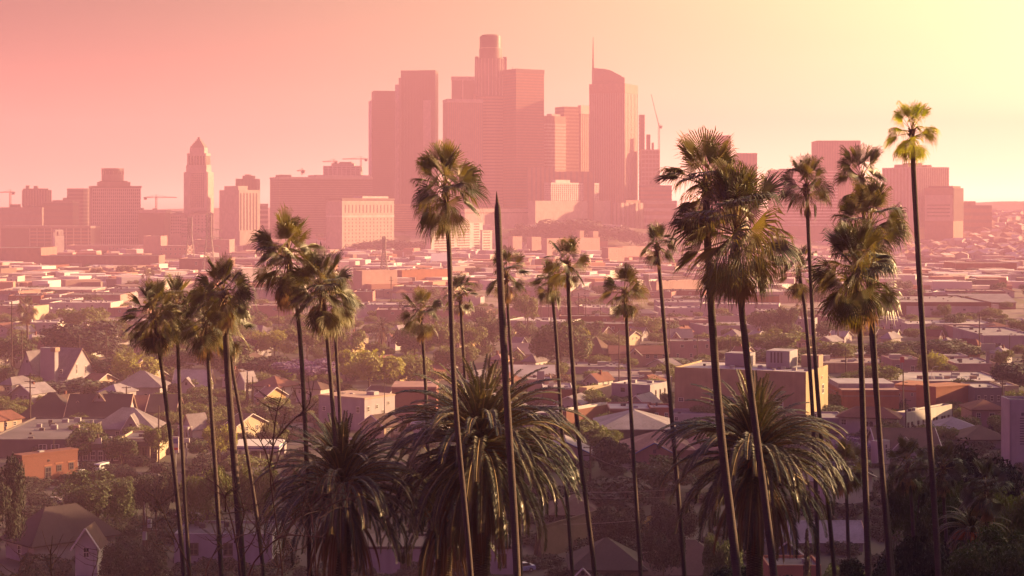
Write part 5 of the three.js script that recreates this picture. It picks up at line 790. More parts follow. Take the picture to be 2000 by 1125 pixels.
// ---------------------------------------------------------------- broad-leaved trees
seed = 99;
function crownGeo(n, s, lobes, low = -0.75) { // leaf clumps through uneven lobes, radius about 1
  const B = new MB();
  for (let i = 0; i < n; i++) {
    const L = pick(lobes), u = rr(-1, 1), f = rr(0, 6.283), r = Math.pow(rnd(), 0.33), q = Math.sqrt(1 - u * u), rad = r * (0.86 + 0.28 * vnoise(u * 3 + 9, f * 1.6 + L[0] * 7, 97));
    const c = V(L[0] + L[3] * q * Math.cos(f) * rad, L[1] + L[4] * u * rad, L[2] + L[3] * q * Math.sin(f) * rad); if (c.y < low) c.y = low + rr(0, 0.15);
    const out = V(c.x - L[0] * 0.8, c.y - L[1] * 0.8 + 0.12, c.z - L[2] * 0.8).normalize(), a = out.multiplyScalar(0.9).add(V(rr(-1, 1), rr(-1, 1), rr(-1, 1)).multiplyScalar(0.75)).normalize(), b = V(0, 0, 0).crossVectors(a, V(rr(-1, 1), rr(-1, 1), rr(-1, 1))).normalize(), d = V(0, 0, 0).crossVectors(a, b), k = s * rr(0.6, 1.4);
    const p0 = c.clone().addScaledVector(b, -k), p1 = c.clone().addScaledVector(d, k * 0.55).addScaledVector(a, k * 0.2), p2 = c.clone().addScaledVector(b, k), p3 = c.clone().addScaledVector(d, -k * 0.55).addScaledVector(a, k * 0.2);
    B.tri(p0, p1, p2).tri(p0, p2, p3);
  }
  return B.geo();
}
const lobeSet = (n, spread, r, flat = 1) => [[0, 0, 0, 0.62, 0.62 * flat], ...Array.from({ length: n }, (_, i) => { const a = i * 2.4 + rr(-0.4, 0.4), e = rr(-0.45, 0.75); return [Math.cos(a) * spread, e * spread * flat, Math.sin(a) * spread, r * rr(0.75, 1.2), r * rr(0.7, 1.05) * flat]; })];
const CROWN = {
  round: [0, 1, 2].map(() => crownGeo(3200, 0.07, lobeSet(8, 0.55, 0.42))), wide: [0, 1].map(() => crownGeo(3000, 0.07, lobeSet(10, 0.66, 0.34, 0.8))), airy: [0, 1].map(() => crownGeo(1900, 0.07, lobeSet(9, 0.62, 0.34))),
  hedge: [0, 1].map(() => crownGeo(1700, 0.085, lobeSet(9, 0.6, 0.42))), cone: [crownGeo(1500, 0.08, Array.from({ length: 12 }, (_, i) => [0, -0.9 + i * 0.16, 0, 0.42 * (1 - i / 12.5) + 0.05, 0.12]), -1)],
  near: [0, 1].map(() => crownGeo(11000, 0.036, lobeSet(20, 0.66, 0.3))),
  weep: [0, 1].map(() => { const g = crownGeo(5200, 0.05, lobeSet(12, 0.6, 0.36)), B = new MB(); for (let i = 0; i < 1500; i++) { const a = rr(0, 6.28), e = rr(-0.5, 0.9), r = Math.sqrt(1 - e * e * 0.9) * rr(0.75, 1), p = V(Math.cos(a) * r, e * 0.9, Math.sin(a) * r), l = rr(0.08, 0.22), w = V(-Math.sin(a), 0, Math.cos(a)).multiplyScalar(rr(0.008, 0.018)); B.tri(p.clone().sub(w), p.clone().add(w), p.clone().add(V(Math.cos(a) * 0.05, -l, Math.sin(a) * 0.05))); } return mergeGeometries([g, B.geo()]); }),
};
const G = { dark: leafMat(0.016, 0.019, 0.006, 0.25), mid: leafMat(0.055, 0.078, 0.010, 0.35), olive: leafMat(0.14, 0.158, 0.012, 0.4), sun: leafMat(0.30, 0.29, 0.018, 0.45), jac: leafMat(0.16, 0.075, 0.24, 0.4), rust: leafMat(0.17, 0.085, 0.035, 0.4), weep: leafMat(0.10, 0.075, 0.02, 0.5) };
const trunkM = M(0.12, 0.08, 0.06, 'wood', 0.95);
const LIMB = (() => { const B = new MB(); B.tube([V(0, -0.1, 0), V(0.02, 0.5, 0), V(0, 1, 0)], [0.16, 0.11, 0.09], 7); for (let i = 0; i < 5; i++) { const a = i * 1.26; B.tube([V(0, 0.8 + i * 0.05, 0), V(Math.cos(a) * 0.35, 1.25, Math.sin(a) * 0.35), V(Math.cos(a) * 0.7, 1.75, Math.sin(a) * 0.7)], [0.07, 0.045, 0.02], 5); } return B.geo(); })();
// x0, x1, top row, base row (or distance), crown shape, leaf
function tree(l, x0, x1, y1, b, kind = 'round', leaf = 'mid', o = {}) {
  const d = o.d ? far(o.d) : rowDepth(b), s = F / d, cx = (x0 + x1) / 2, g = at(cx, b, d); g.y = ground(g.x, g.z);
  const R = (x1 - x0) / 2 / s, top = EYE - (y1 - HOR) / s - g.y, ry = Math.min(o.ry ?? 12, Math.max(top * 0.36, Math.min(R * 1.5, top * 0.5))), t = thing(o.n || 'tree', l, o.c || 'tree', V(g.x, g.y, g.z), rr(0, 6), o.g);
  const c = mesh('crown', pick(CROWN[kind]), G[leaf], t); c.position.y = top - ry * 0.98; const wd = kind === 'near' || kind === 'weep' ? 1.08 : 1.28; c.scale.set(R * wd, ry * 1.08, R * wd);
  const lh = Math.max(0.6, (top - ry) * 0.72), k = mesh('trunk', LIMB, trunkM, t); k.scale.set(Math.max(1, R * 0.32), lh, Math.max(1, R * 0.32));
  return t;
}
// near and middle trees, left to right
tree('broad dark round tree above the church hall at left', 90, 226, 618, 712, 'round', 'dark');
tree('olive tree with a pale top behind the dark round tree', 122, 214, 588, 660, 'airy', 'olive');
tree('hazy brown tree right of the dark round tree', 200, 246, 612, 690, 'airy', 'olive');
tree('dim tree above the left edge utility poles', -10, 62, 636, 722, 'wide', 'mid');
tree('dark bush at the left edge beside the church hall', -14, 28, 708, 766, 'round', 'dark');
tree('thick brown hedge below the church hall', 62, 168, 738, 778, 'hedge', 'dark', { n: 'hedge', c: 'hedge' });
tree('second stretch of hedge under the small pink house', 150, 252, 738, 780, 'hedge', 'mid', { n: 'hedge', c: 'hedge' });
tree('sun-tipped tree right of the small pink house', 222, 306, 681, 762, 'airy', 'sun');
tree('dark tree between the pink house and the sun-tipped tree', 158, 232, 690, 750, 'round', 'dark');
tree('dark tree in front of the grey pyramid roof', 176, 258, 756, 802, 'round', 'dark');
tree('dark wood behind the left palm trunks, left half', 300, 400, 664, 742, 'wide', 'mid');
tree('dark wood behind the left palm trunks, right half', 390, 488, 660, 742, 'round', 'mid');
tree('orange-tipped round tree right of the left palm trunks', 446, 482, 716, 762, 'round', 'rust');
tree('leafy tree before the half-timbered cottage', 352, 420, 760, 812, 'airy', 'mid');
tree('pair of dark cypresses right of the left palm group, taller one', 477, 489, 728, 800, 'cone', 'dark', { n: 'cypress' });
tree('slim dark cypress left of the red-roofed house', 488, 499, 738, 804, 'cone', 'dark', { n: 'cypress' });
tree('big dark tree above the red-roofed house', 474, 556, 684, 742, 'wide', 'dark');
tree('purple-flowering tree behind the palm pair trunks', 540, 646, 690, 752, 'wide', 'jac');
tree('yellow-green tree above the dark tree left of the palm pair', 500, 572, 632, 706, 'airy', 'sun');
tree('rusty tree left of the palm pair, above the purple tree', 468, 522, 640, 704, 'round', 'rust');
tree('tall brown hazy tree between the palm pair trunks', 560, 640, 618, 704, 'wide', 'olive');
tree('leafy yellow-green tree right of the palm pair trunks', 640, 712, 634, 716, 'airy', 'olive');
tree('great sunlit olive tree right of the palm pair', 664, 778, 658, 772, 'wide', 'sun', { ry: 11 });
tree('dense olive tree right of the great sunlit one', 758, 838, 672, 764, 'round', 'olive');
tree('tree behind the small palm left of centre', 770, 850, 622, 700, 'round', 'mid');
tree('tree between the small palm and the tall lone trunk', 828, 890, 610, 712, 'wide', 'olive');
tree('tree right of the tall lone trunk, high in the haze', 884, 948, 612, 706, 'wide', 'olive');
tree('tree left of the bare trunk, brown in the haze', 930, 996, 606, 700, 'airy', 'mid');
tree('low tree between the tall lone palm and the central date palm', 850, 930, 664, 738, 'round', 'olive');
tree('tall orange hazy tree right of the bare pointed trunk', 1004, 1048, 566, 662, 'airy', 'olive');
tree('great leafy tree behind the dense small palm, lit on its right', 1040, 1150, 612, 728, 'round', 'mid', { ry: 11 });
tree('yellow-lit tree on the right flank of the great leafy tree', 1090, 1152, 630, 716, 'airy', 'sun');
tree('round dark tree in the haze above the pyramid-roofed house', 1128, 1178, 620, 670, 'round', 'mid');
tree('brown bushy tree between the two slim trunks', 1044, 1112, 722, 764, 'round', 'rust');
tree('small bright tree right of the pyramid-roofed house', 1178, 1222, 652, 690, 'round', 'olive');
tree('hazy olive tree right of the small lone palm trunk', 1234, 1290, 610, 664, 'airy', 'olive');
tree('low dark hedge above the beige warehouse, left of the thick trunk', 1300, 1396, 696, 724, 'hedge', 'mid', { n: 'hedge', c: 'hedge' });
tree('tree in the gap between the two thick palm trunks', 1398, 1462, 640, 706, 'wide', 'olive');
tree('hazy tree cluster right of the thick trunks, left part', 1466, 1524, 596, 662, 'round', 'mid');
tree('hazy tree cluster right of the thick trunks, right part', 1520, 1558, 592, 664, 'round', 'mid');
tree('broad brown tree below the hazy cluster', 1470, 1562, 630, 702, 'wide', 'olive');
tree('dark dome-shaped tree behind the penthouse of the beige warehouse', 1474, 1576, 672, 730, 'round', 'mid');
tree('tree belt piece left of the skirted palm', 1590, 1668, 662, 712, 'hedge', 'olive');
tree('tree belt piece right of the skirted palm', 1692, 1770, 664, 706, 'hedge', 'mid');
tree('tree belt piece left of the tallest slender trunk', 1752, 1824, 664, 708, 'hedge', 'mid');
tree('tree belt piece right of the tallest slender trunk', 1816, 1916, 660, 708, 'hedge', 'mid');
tree('sunlit tree beside the tallest slender trunk at roof height', 1796, 1846, 674, 742, 'round', 'sun');
tree('bushes right of the sunlit tree at far right', 1836, 1868, 706, 744, 'hedge', 'olive');
tree('bush with white blossoms behind the pink stuccoed block', 1680, 1752, 700, 760, 'round', 'olive');
tree('dark heavy tree at the right edge below the billboard', 1942, 2030, 690, 772, 'round', 'dark');
tree('thin tree left of the blank billboard at far right', 1944, 1978, 676, 724, 'airy', 'olive');
tree('slim hazy tree before the long brick-red warehouse', 1832, 1856, 588, 640, 'airy', 'olive');
tree('hazy tree near the far right edge above the white shed', 1930, 1962, 618, 650, 'round', 'mid');
tree('small round tree before the cream shed wall', 1138, 1180, 750, 796, 'round', 'olive');
tree('low round bush right of the cream shed wall', 1192, 1236, 770, 796, 'round', 'mid');
tree('spiky bush beside the long lavender store', 1290, 1316, 762, 798, 'round', 'dark');
tree('olive tree under the sunlit orange brick block', 1100, 1178, 812, 872, 'wide', 'olive');
tree('dark round tree before the salmon-roofed house', 1162, 1228, 848, 926, 'round', 'dark');
tree('spreading olive tree right of the dark round one, branches showing', 1240, 1352, 872, 976, 'wide', 'mid', { ry: 6 });
tree('dark shrub mass below the spreading olive tree', 1150, 1262, 930, 1010, 'hedge', 'dark');
tree('leafy tree at the foot of the right date palm', 1330, 1396, 882, 960, 'airy', 'olive');
tree('small tree beside the blue-edged cottage', 1104, 1150, 908, 962, 'airy', 'mid');
tree('green shrub by the sunlit side of the beige warehouse', 1606, 1660, 790, 818, 'hedge', 'mid');
tree('magenta-flowering tree left of the skirted palm trunk', 1606, 1700, 846, 900, 'wide', 'jac');
tree('dark street tree behind the white billboard at lower left', 136, 208, 829, 902, 'round', 'mid');
tree('street tree right of the billboard at lower left', 206, 268, 846, 906, 'round', 'mid');
tree('street tree behind the leftmost palm trunk', 284, 334, 822, 910, 'round', 'olive');
tree('tall bright tree between the left palm trunks', 400, 458, 816, 930, 'airy', 'sun');
tree('bush before the columned porch house', 372, 420, 846, 902, 'wide', 'mid');
tree('dark bush with orange fruit right of the red-roofed house', 500, 574, 782, 838, 'round', 'mid');
tree('rounded shrubs by the petrol station', 440, 520, 882, 930, 'wide', 'olive');
const near = (l, x0, x1, y1, d, kind, leaf, o = {}) => tree(l, x0, x1, y1, 0, kind, leaf, { d, ry: 30, ...o });
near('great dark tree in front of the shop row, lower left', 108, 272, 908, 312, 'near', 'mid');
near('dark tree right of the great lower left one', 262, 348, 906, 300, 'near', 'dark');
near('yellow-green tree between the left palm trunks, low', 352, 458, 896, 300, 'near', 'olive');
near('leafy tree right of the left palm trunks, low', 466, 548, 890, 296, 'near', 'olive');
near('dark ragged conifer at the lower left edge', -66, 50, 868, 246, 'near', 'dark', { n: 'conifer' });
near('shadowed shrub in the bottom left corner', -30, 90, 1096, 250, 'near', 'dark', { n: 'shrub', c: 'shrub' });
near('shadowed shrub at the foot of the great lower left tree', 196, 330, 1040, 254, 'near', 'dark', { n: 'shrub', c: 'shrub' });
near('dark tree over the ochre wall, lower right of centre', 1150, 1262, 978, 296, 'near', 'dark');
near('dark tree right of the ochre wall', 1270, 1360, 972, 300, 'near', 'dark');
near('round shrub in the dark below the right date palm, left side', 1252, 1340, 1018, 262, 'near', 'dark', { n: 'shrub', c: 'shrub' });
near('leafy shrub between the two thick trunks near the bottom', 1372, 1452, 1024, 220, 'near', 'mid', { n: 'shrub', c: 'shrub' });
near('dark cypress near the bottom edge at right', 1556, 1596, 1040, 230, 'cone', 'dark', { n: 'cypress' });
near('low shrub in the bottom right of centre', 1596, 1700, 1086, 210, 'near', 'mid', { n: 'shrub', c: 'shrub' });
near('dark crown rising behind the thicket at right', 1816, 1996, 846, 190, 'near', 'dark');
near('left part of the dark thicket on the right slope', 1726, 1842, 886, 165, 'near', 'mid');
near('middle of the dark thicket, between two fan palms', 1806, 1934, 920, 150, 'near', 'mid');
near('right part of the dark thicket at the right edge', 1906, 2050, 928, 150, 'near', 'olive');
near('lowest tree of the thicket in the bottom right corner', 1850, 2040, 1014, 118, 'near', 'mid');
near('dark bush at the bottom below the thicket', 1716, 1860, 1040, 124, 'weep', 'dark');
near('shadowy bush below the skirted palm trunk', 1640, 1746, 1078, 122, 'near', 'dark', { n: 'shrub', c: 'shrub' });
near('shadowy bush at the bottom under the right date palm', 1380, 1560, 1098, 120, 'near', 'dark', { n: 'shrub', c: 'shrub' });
fanPalm('fan palm standing in the dark thicket, leaning left', [[1772, 904], [1776, 960], [1780, 1010]], 46, 140, { dead: 10, n: 30, w: 12, green: [frondGreens[2]] });
fanPalm('second fan palm in the dark thicket, below the dark crown', [[1842, 910], [1846, 980], [1850, 1040]], 44, 138, { dead: 12, n: 28, w: 12, green: [frondGreens[2]] });
fanPalm('fan palm at the right side of the thicket among drooping dry tips', [[1926, 948], [1928, 1010], [1932, 1090]], 52, 128, { dead: 16, n: 32, w: 13, green: [frondGreens[2]] });
// trees of the knoll under downtown and hazy trees in the flats
[['wooded knoll below the high towers, left crown', 1000, 1075, 432, 2330], ['wooded knoll below the high towers, middle crown', 1060, 1165, 424, 2360], ['wooded knoll below the high towers, right crown', 1150, 1222, 434, 2330], ['wooded knoll tail reaching the great palm crowns', 1210, 1275, 446, 2280], ['dark trees at the foot of the pale stone block', 690, 790, 466, 2150], ['dim trees between the stone block and balcony flats', 770, 845, 470, 2130]].forEach(([l, a, b, y, d]) => tree(l, a, b, y, 0, 'hedge', 'dark', { d, ry: 16 }));
tree('round hazy tree left of two cream walls at left', 178, 202, 520, 548, 'round', 'rust'); tree('taller round hazy tree between the two cream walls', 228, 260, 510, 546, 'round', 'rust');
tree('small hazy palm-like tree right of the cream walls', 282, 300, 522, 550, 'airy', 'mid'); tree('hazy street tree left of the leftmost palm', 158, 176, 572, 592, 'round', 'mid');
{
  const n = 240, geo = CROWN.hedge[0], im = new THREE.InstancedMesh(geo, G.mid, n), m = new THREE.Matrix4(), q = new THREE.Quaternion();
  for (let i = 0; i < n; i++) { const py = 478 + 185 * Math.pow(rnd(), 1.1), d = rowDepth(py), x = (rnd() * 2200 - 1100) / F * d, r = rr(3, 7); q.setFromAxisAngle(V(0, 1, 0), rr(0, 6)); m.compose(V(x, ground(x, -d) + r * 0.55, -d), q, V(r * rr(1, 1.5), r * rr(0.7, 1), r)); im.setMatrixAt(i, m); }
  im.name = 'distant_trees'; im.castShadow = im.receiveShadow = true; scene.add(im); tag(im, 'scattered far-off treetops blurring into the haze between the roofs', 'trees', null, 'stuff');
  const g2 = new THREE.InstancedMesh(CROWN.hedge[1], G.dark, 1500);
  for (let i = 0; i < 1500; i++) { const d = rr(225, 560), x = (rnd() * 2400 - 1200) / F * d, r = rr(1, 2.6); q.setFromAxisAngle(V(0, 1, 0), rr(0, 6)); m.compose(V(x, ground(x, -d) + r * 0.4, -d), q, V(r * 1.4, r * 0.8, r * 1.2)); g2.setMatrixAt(i, m); }
  const g3 = new THREE.InstancedMesh(CROWN.round[1], G.olive, 900);
  for (let i = 0; i < 900; i++) { const d = rr(430, 1050), x = (rnd() * 2400 - 1200) / F * d, r = rr(1.8, 4.4); q.setFromAxisAngle(V(0, 1, 0), rr(0, 6)); m.compose(V(x, ground(x, -d) + r * 0.8, -d), q, V(r * 1.2, r, r * 1.2)); g3.setMatrixAt(i, m); }
  g3.name = 'garden_trees'; g3.castShadow = g3.receiveShadow = true; scene.add(g3); tag(g3, 'small garden trees crowding the gaps between the houses', 'trees', null, 'stuff');
  g2.name = 'garden_bushes'; g2.castShadow = g2.receiveShadow = true; scene.add(g2); tag(g2, 'low dark garden bushes lost between the nearer houses', 'bushes', null, 'stuff');
}
{ // brush over the near slope and the park ridge outside the frame, whose trees shade its foot
  const n = 1500, im = new THREE.InstancedMesh(CROWN.hedge[1], G.dark, n), m = new THREE.Matrix4(), q = new THREE.Quaternion();
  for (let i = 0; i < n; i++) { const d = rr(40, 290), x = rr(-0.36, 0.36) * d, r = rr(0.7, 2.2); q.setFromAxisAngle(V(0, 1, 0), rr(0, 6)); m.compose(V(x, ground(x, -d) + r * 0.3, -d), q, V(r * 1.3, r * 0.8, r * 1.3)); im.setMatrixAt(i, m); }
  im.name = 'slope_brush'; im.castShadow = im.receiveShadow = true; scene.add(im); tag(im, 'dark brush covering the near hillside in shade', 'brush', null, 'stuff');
  const k = 320, rg = new THREE.InstancedMesh(CROWN.round[0], G.dark, k);
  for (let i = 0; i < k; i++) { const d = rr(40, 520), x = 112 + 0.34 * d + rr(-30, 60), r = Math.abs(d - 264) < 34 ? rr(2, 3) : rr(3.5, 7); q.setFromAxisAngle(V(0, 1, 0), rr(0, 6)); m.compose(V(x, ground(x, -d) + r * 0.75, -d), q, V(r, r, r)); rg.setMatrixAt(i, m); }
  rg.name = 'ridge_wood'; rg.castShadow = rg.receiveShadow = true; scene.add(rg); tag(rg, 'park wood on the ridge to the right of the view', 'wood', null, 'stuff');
}
// ---------------------------------------------------------------- utility poles, pylons, lamps, wires
seed = 31;
const POLE = M(0.10, 0.062, 0.055, 'wood', 0.9), STEEL = M(0.24, 0.20, 0.21, null, 0.6), CAN = M(0.30, 0.29, 0.34, null, 0.5);
function pole(l, x, y1, b, arms = [], o = {}) { // arms: rows of crossarms
  const d = o.d || rowDepth(b), s = F / d, g = at(x, b, d); g.y = ground(g.x, g.z) - 0.2; const al = (y) => EYE - (y - HOR) / s - g.y, H = al(y1), t = thing('utility_pole', l, 'utility pole', g, o.turn ?? 0);
  new MB().tube([V(0, 0, 0), V(0, H * 0.5, 0), V(0, H, 0)], [0.26, 0.22, 0.17].map((q) => q * (o.k || 1)), 7, true).build('post', POLE, t);
  for (const y of arms) { unitBox('crossarm', POLE, t, 0, al(y) - 0.1, 0.14, o.aw || 2.6, 0.16, 0.14); for (const k of [-0.45, -0.25, 0.25, 0.45]) unitBox('insulator', CAN, t, k * (o.aw || 2.6), al(y) + 0.06, 0.14, 0.1, 0.2, 0.1); }
  for (const [y, sx] of o.cans || []) { const c = new THREE.CylinderGeometry(0.34, 0.34, 1.15, 14); const m = mesh('transformer', c, CAN, t); m.position.set(sx * 0.42, al(y), 0.35); unitBox('transformer_lid', STEEL, m, 0, 0.57, 0, 0.5, 0.1, 0.5); }
  return { t, al, g, s };
}
pole('utility pole with twin crossarms at the far left edge, tallest there', 23, 588, 742, [602, 613], { k: 1.1 });
pole('dark pole just right of the far left edge pole', 43, 644, 745, [650]);
pole('pole with white crossarms before the right gable of the church hall', 155, 652, 745, [690, 697]);
pole('pole with three crossarms below the church hall', 59, 728, 842, [733, 745, 757], { aw: 2.9 });
pole('slim pole over the small pink house at left', 208, 640, 746, [648]);
pole('pole in front of the grey pyramid-roofed house', 247, 755, 818, [757]);
pole('dark pole right of the corner shop at left', 310, 792, 912, [], { k: 0.9 });
pole('short pole beside the brick building roof at lower left', 105, 858, 895, [], { k: 0.6 });
pole('pole with transformer cans in the bottom left, nearer one', 287, 1008, 0, [1036], { d: 262, cans: [[1022, 1.1], [1046, -0.6]], aw: 3.4 });
pole('pole with one transformer between two crossarms, behind the nearer can pole', 281, 945, 0, [949, 976], { d: 300, cans: [[962, -0.4]], aw: 2.8 });
pole('pole with stacked white crossarms left of the palm pair', 545, 598, 692, [606, 632, 643], { aw: 3.4 });
pole('pole with ladder of crossarms between the palm pair trunks', 647, 652, 775, [656, 668, 700, 712, 724], { k: 0.8, aw: 2 });
pole('thin white flagpole before the white corner block', 751, 738, 846, [], { k: 0.5 });
pole('slim pole left of the small palm left of centre', 694, 614, 655, [], { k: 1 });
pole('pole right of the salmon warehouses in the haze', 764, 540, 606, [548], { k: 1.4 });
pole('twin-armed pole between the two slim trunks, lower right of centre', 1153, 871, 962, [874, 889], { aw: 3, d: 372 });
[1026, 1042, 1057, 1072, 1094, 1104, 1130, 1144, 1173, 1216].forEach((x, i) => pole(['first', 'second', 'third', 'fourth', 'fifth', 'sixth', 'seventh', 'eighth', 'ninth', 'tenth'][i] + ' from the left of the thin rail yard poles right of the bare trunk', x, 574 + (i * 37 % 17), 652 - (i * 23 % 21), i % 3 ? [] : [582 + (i * 37 % 17)], { k: 0.9 }));
pole('pole before the peach bungalow, left of the fifth slim trunk', 1209, 640, 760, [702, 708], { k: 0.9 });
pole('pole right of the slim trunk beside the pink flats', 1307, 612, 714, [616]);
pole('pole with one crossarm in front of the pink flats', 1362, 655, 716, [658], { aw: 3.4 });
pole('white light mast between the two thick palm trunks', 1427, 660, 728, [], { k: 0.8 });
pole('dark pole left of the skirted palm trunk before the yellow shed', 1652, 678, 742, [684]);
pole('pole before the pink stepped shop, left of the tallest trunk', 1764, 722, 830, [727], { k: 0.9 });
pole('short dark pole beside the villa corner at right', 1769, 778, 858, [782], { k: 0.9 });
pole('pole right of the salmon side wall at far right', 1958, 742, 812, [745], { k: 0.9 });
pole('tall pole left of the blank billboard', 1913, 612, 700, [616], { k: 1.1 });
pole('slim pole right of the blank billboard', 1972, 654, 706, [], { k: 0.8 });
pole('small pole with yellow sign before the white villa', 1722, 816, 862, [818], { k: 0.8 });
{ // curved street lamp
  const d = rowDepth(764), s = F / d, g = at(1820, 764, d); g.y = 0; const t = thing('street_lamp', 'curved white street lamp right of the tallest slender trunk', 'street lamp', g), H = EYE - (716 - HOR) / s;
  new MB().tube([V(0, 0, 0), V(0, H * 0.86, 0), V(0.25, H * 0.95, 0), V(0.9, H, 0), V(1.5, H, 0)], [0.14, 0.1, 0.08, 0.07, 0.06], 6).build('post', TRIM, t); unitBox('lamp_head', METAL, t, 1.75, H - 0.12, 0, 0.8, 0.18, 0.35);
}
function pylon(l, x, y1, b, wpx, armRows, d) {
  const s = F / d, g = at(x, b, d); g.y = ground(g.x, g.z); const t = thing('power_pylon', l, 'power pylon', g, 0.3), H = EYE - (y1 - HOR) / s - g.y, a = wpx / 2 / s, top = a * 0.34, B = new MB(), n = 12, at2 = (f) => a + (top - a) * Math.min(1, f * 1.5);
  for (const [i, k] of [[-1, -1], [1, -1], [1, 1], [-1, 1]]) { const pts = Array.from({ length: n + 1 }, (_, j) => V(i * at2(j / n), H * j / n, k * at2(j / n))); B.tube(pts, 0.32, 4); }
  B.build('leg', STEEL, t, 'stuff');
  const C2 = new MB(); for (let j = 0; j < n; j++) { const q = at2(j / n), r = at2((j + 1) / n), y = H * j / n, z = H * (j + 1) / n; for (const k of [-1, 1]) C2.bar(V(-q, y, k * q), V(r, z, k * r), 0.16).bar(V(q, y, k * q), V(-r, z, k * r), 0.16).bar(V(k * q, y, -q), V(k * r, z, r), 0.16).bar(V(-r, z, k * r), V(r, z, k * r), 0.16); } C2.build('lattice', STEEL, t, 'stuff');
  for (const [y, wr] of armRows) { const h = EYE - (y - HOR) / s - g.y, w = wr / s, A = new MB(); for (const k of [-1, 1]) { A.bar(V(0, h, 0), V(k * w, h + 0.6, 0), 0.2).bar(V(0, h + 2.2, 0), V(k * w, h + 0.6, 0), 0.18); for (const f of [0.6, 1]) A.bar(V(k * w * f, h + 0.5, 0), V(k * w * f, h - 1.6, 0), 0.16); } A.build('crossarm', STEEL, t); }
}
pylon('left one of two lattice power pylons before the pyramid-topped tower', 371, 424, 526, 20, [[442, 18], [458, 18], [474, 16]], 1620);
pylon('right one of two lattice power pylons before the pyramid-topped tower', 408, 418, 548, 24, [[450, 24], [466, 24], [482, 20]], 1500);
pylon('slim lattice pylon against the pink wall right of the palm pair', 712, 528, 574, 13, [[540, 6]], 1300);
pylon('tall faint lattice pylon with many arms left of the tall lone palm', 750, 462, 568, 16, [[474, 18], [486, 20], [498, 16]], 1420);
pylon('faint forked pylon right of the small lone palm', 1262, 536, 604, 22, [[548, 9]], 1150);
function wire(l, pts, r = 0.03) { const w = pts.map(([x, y, d]) => at(x, y, d)); const out = []; for (let i = 0; i + 1 < w.length; i++) for (let k = 0; k < 8; k++) { const f = k / 8, p = w[i].clone().lerp(w[i + 1], f); p.y -= 4 * f * (1 - f) * (w[i].distanceTo(w[i + 1]) * 0.012); out.push(p); } out.push(w[w.length - 1]); const g0 = out[0].clone(); const t = mesh('wire', new MB().tube(out.map((p) => p.clone().sub(g0)), r, 5).geo(), M(0.34, 0.26, 0.26, null, 0.6)); t.position.copy(g0); tag(t, l, 'wire'); }
wire('sagging service wire from the twin-armed pole to the right', [[1154, 889, 372], [1200, 909, 360], [1240, 913, 350]]);
wire('thin wire crossing between the slim trunks, lowest of three', [[1100, 1024, 285], [1246, 1016, 285]]);
wire('thin wire in the dark below the spreading olive tree', [[1110, 962, 300], [1400, 950, 300]]);
wire('second wire just below the olive tree wire', [[1120, 972, 300], [1352, 968, 300]], 0.022);
wire('wire crossing high before the pink sheds left of the small lone palm', [[1144, 607, 800], [1222, 612, 790]], 0.07);
wire('long wire across the haze at the left edge', [[0, 566, 900], [180, 566, 900]], 0.06);
wire('wire joining the two transformer poles at the bottom left', [[281, 977, 300], [287, 1036, 262]]);
// ---------------------------------------------------------------- streets and cars
const ASPH = new THREE.MeshStandardMaterial({ color: new THREE.Color().setRGB(0.085, 0.075, 0.09), map: TEX.flat, roughness: 0.85, side: THREE.DoubleSide });
function street(name, l, z0, z1, x0, x1, turn) { const t = thing(name, l, 'street', V((x0 + x1) / 2, 0.03, (z0 + z1) / 2), turn || 0); t.userData.kind = 'structure'; const w = x1 - x0, d = Math.abs(z1 - z0); new MB().quad(V(-w / 2, 0, d / 2), V(w / 2, 0, d / 2), V(w / 2, 0, -d / 2), V(-w / 2, 0, -d / 2)).build('asphalt', ASPH, t, 'structure'); for (const k of [-1, 1]) unitBox('kerb', M(0.34, 0.31, 0.31, 'plaster'), t, 0, -0.03, k * (d / 2 + 0.2), w, 0.15, 0.4); const L = new MB(); for (let x = -w / 2 + 2; x < w / 2 - 3; x += 7) L.quad(V(x, 0.005, 0.08), V(x + 3, 0.005, 0.08), V(x + 3, 0.005, -0.08), V(x, 0.005, -0.08)); L.build('road_marking', M(0.7, 0.62, 0.4, null, 0.8), t, 'stuff'); }
street('street', 'purple asphalt street in front of the corner shop at left', -372, -392, -190, -40, 0);
street('street', 'cross street behind the central date palm running level', -470, -482, -60, 110, 0);
street('street', 'street in front of the white corner block behind the palm pair', -440, -449, -150, -20, 0);
const tyre = M(0.02, 0.02, 0.022, null, 0.8), glassM = M(0.03, 0.03, 0.04, null, 0.1);
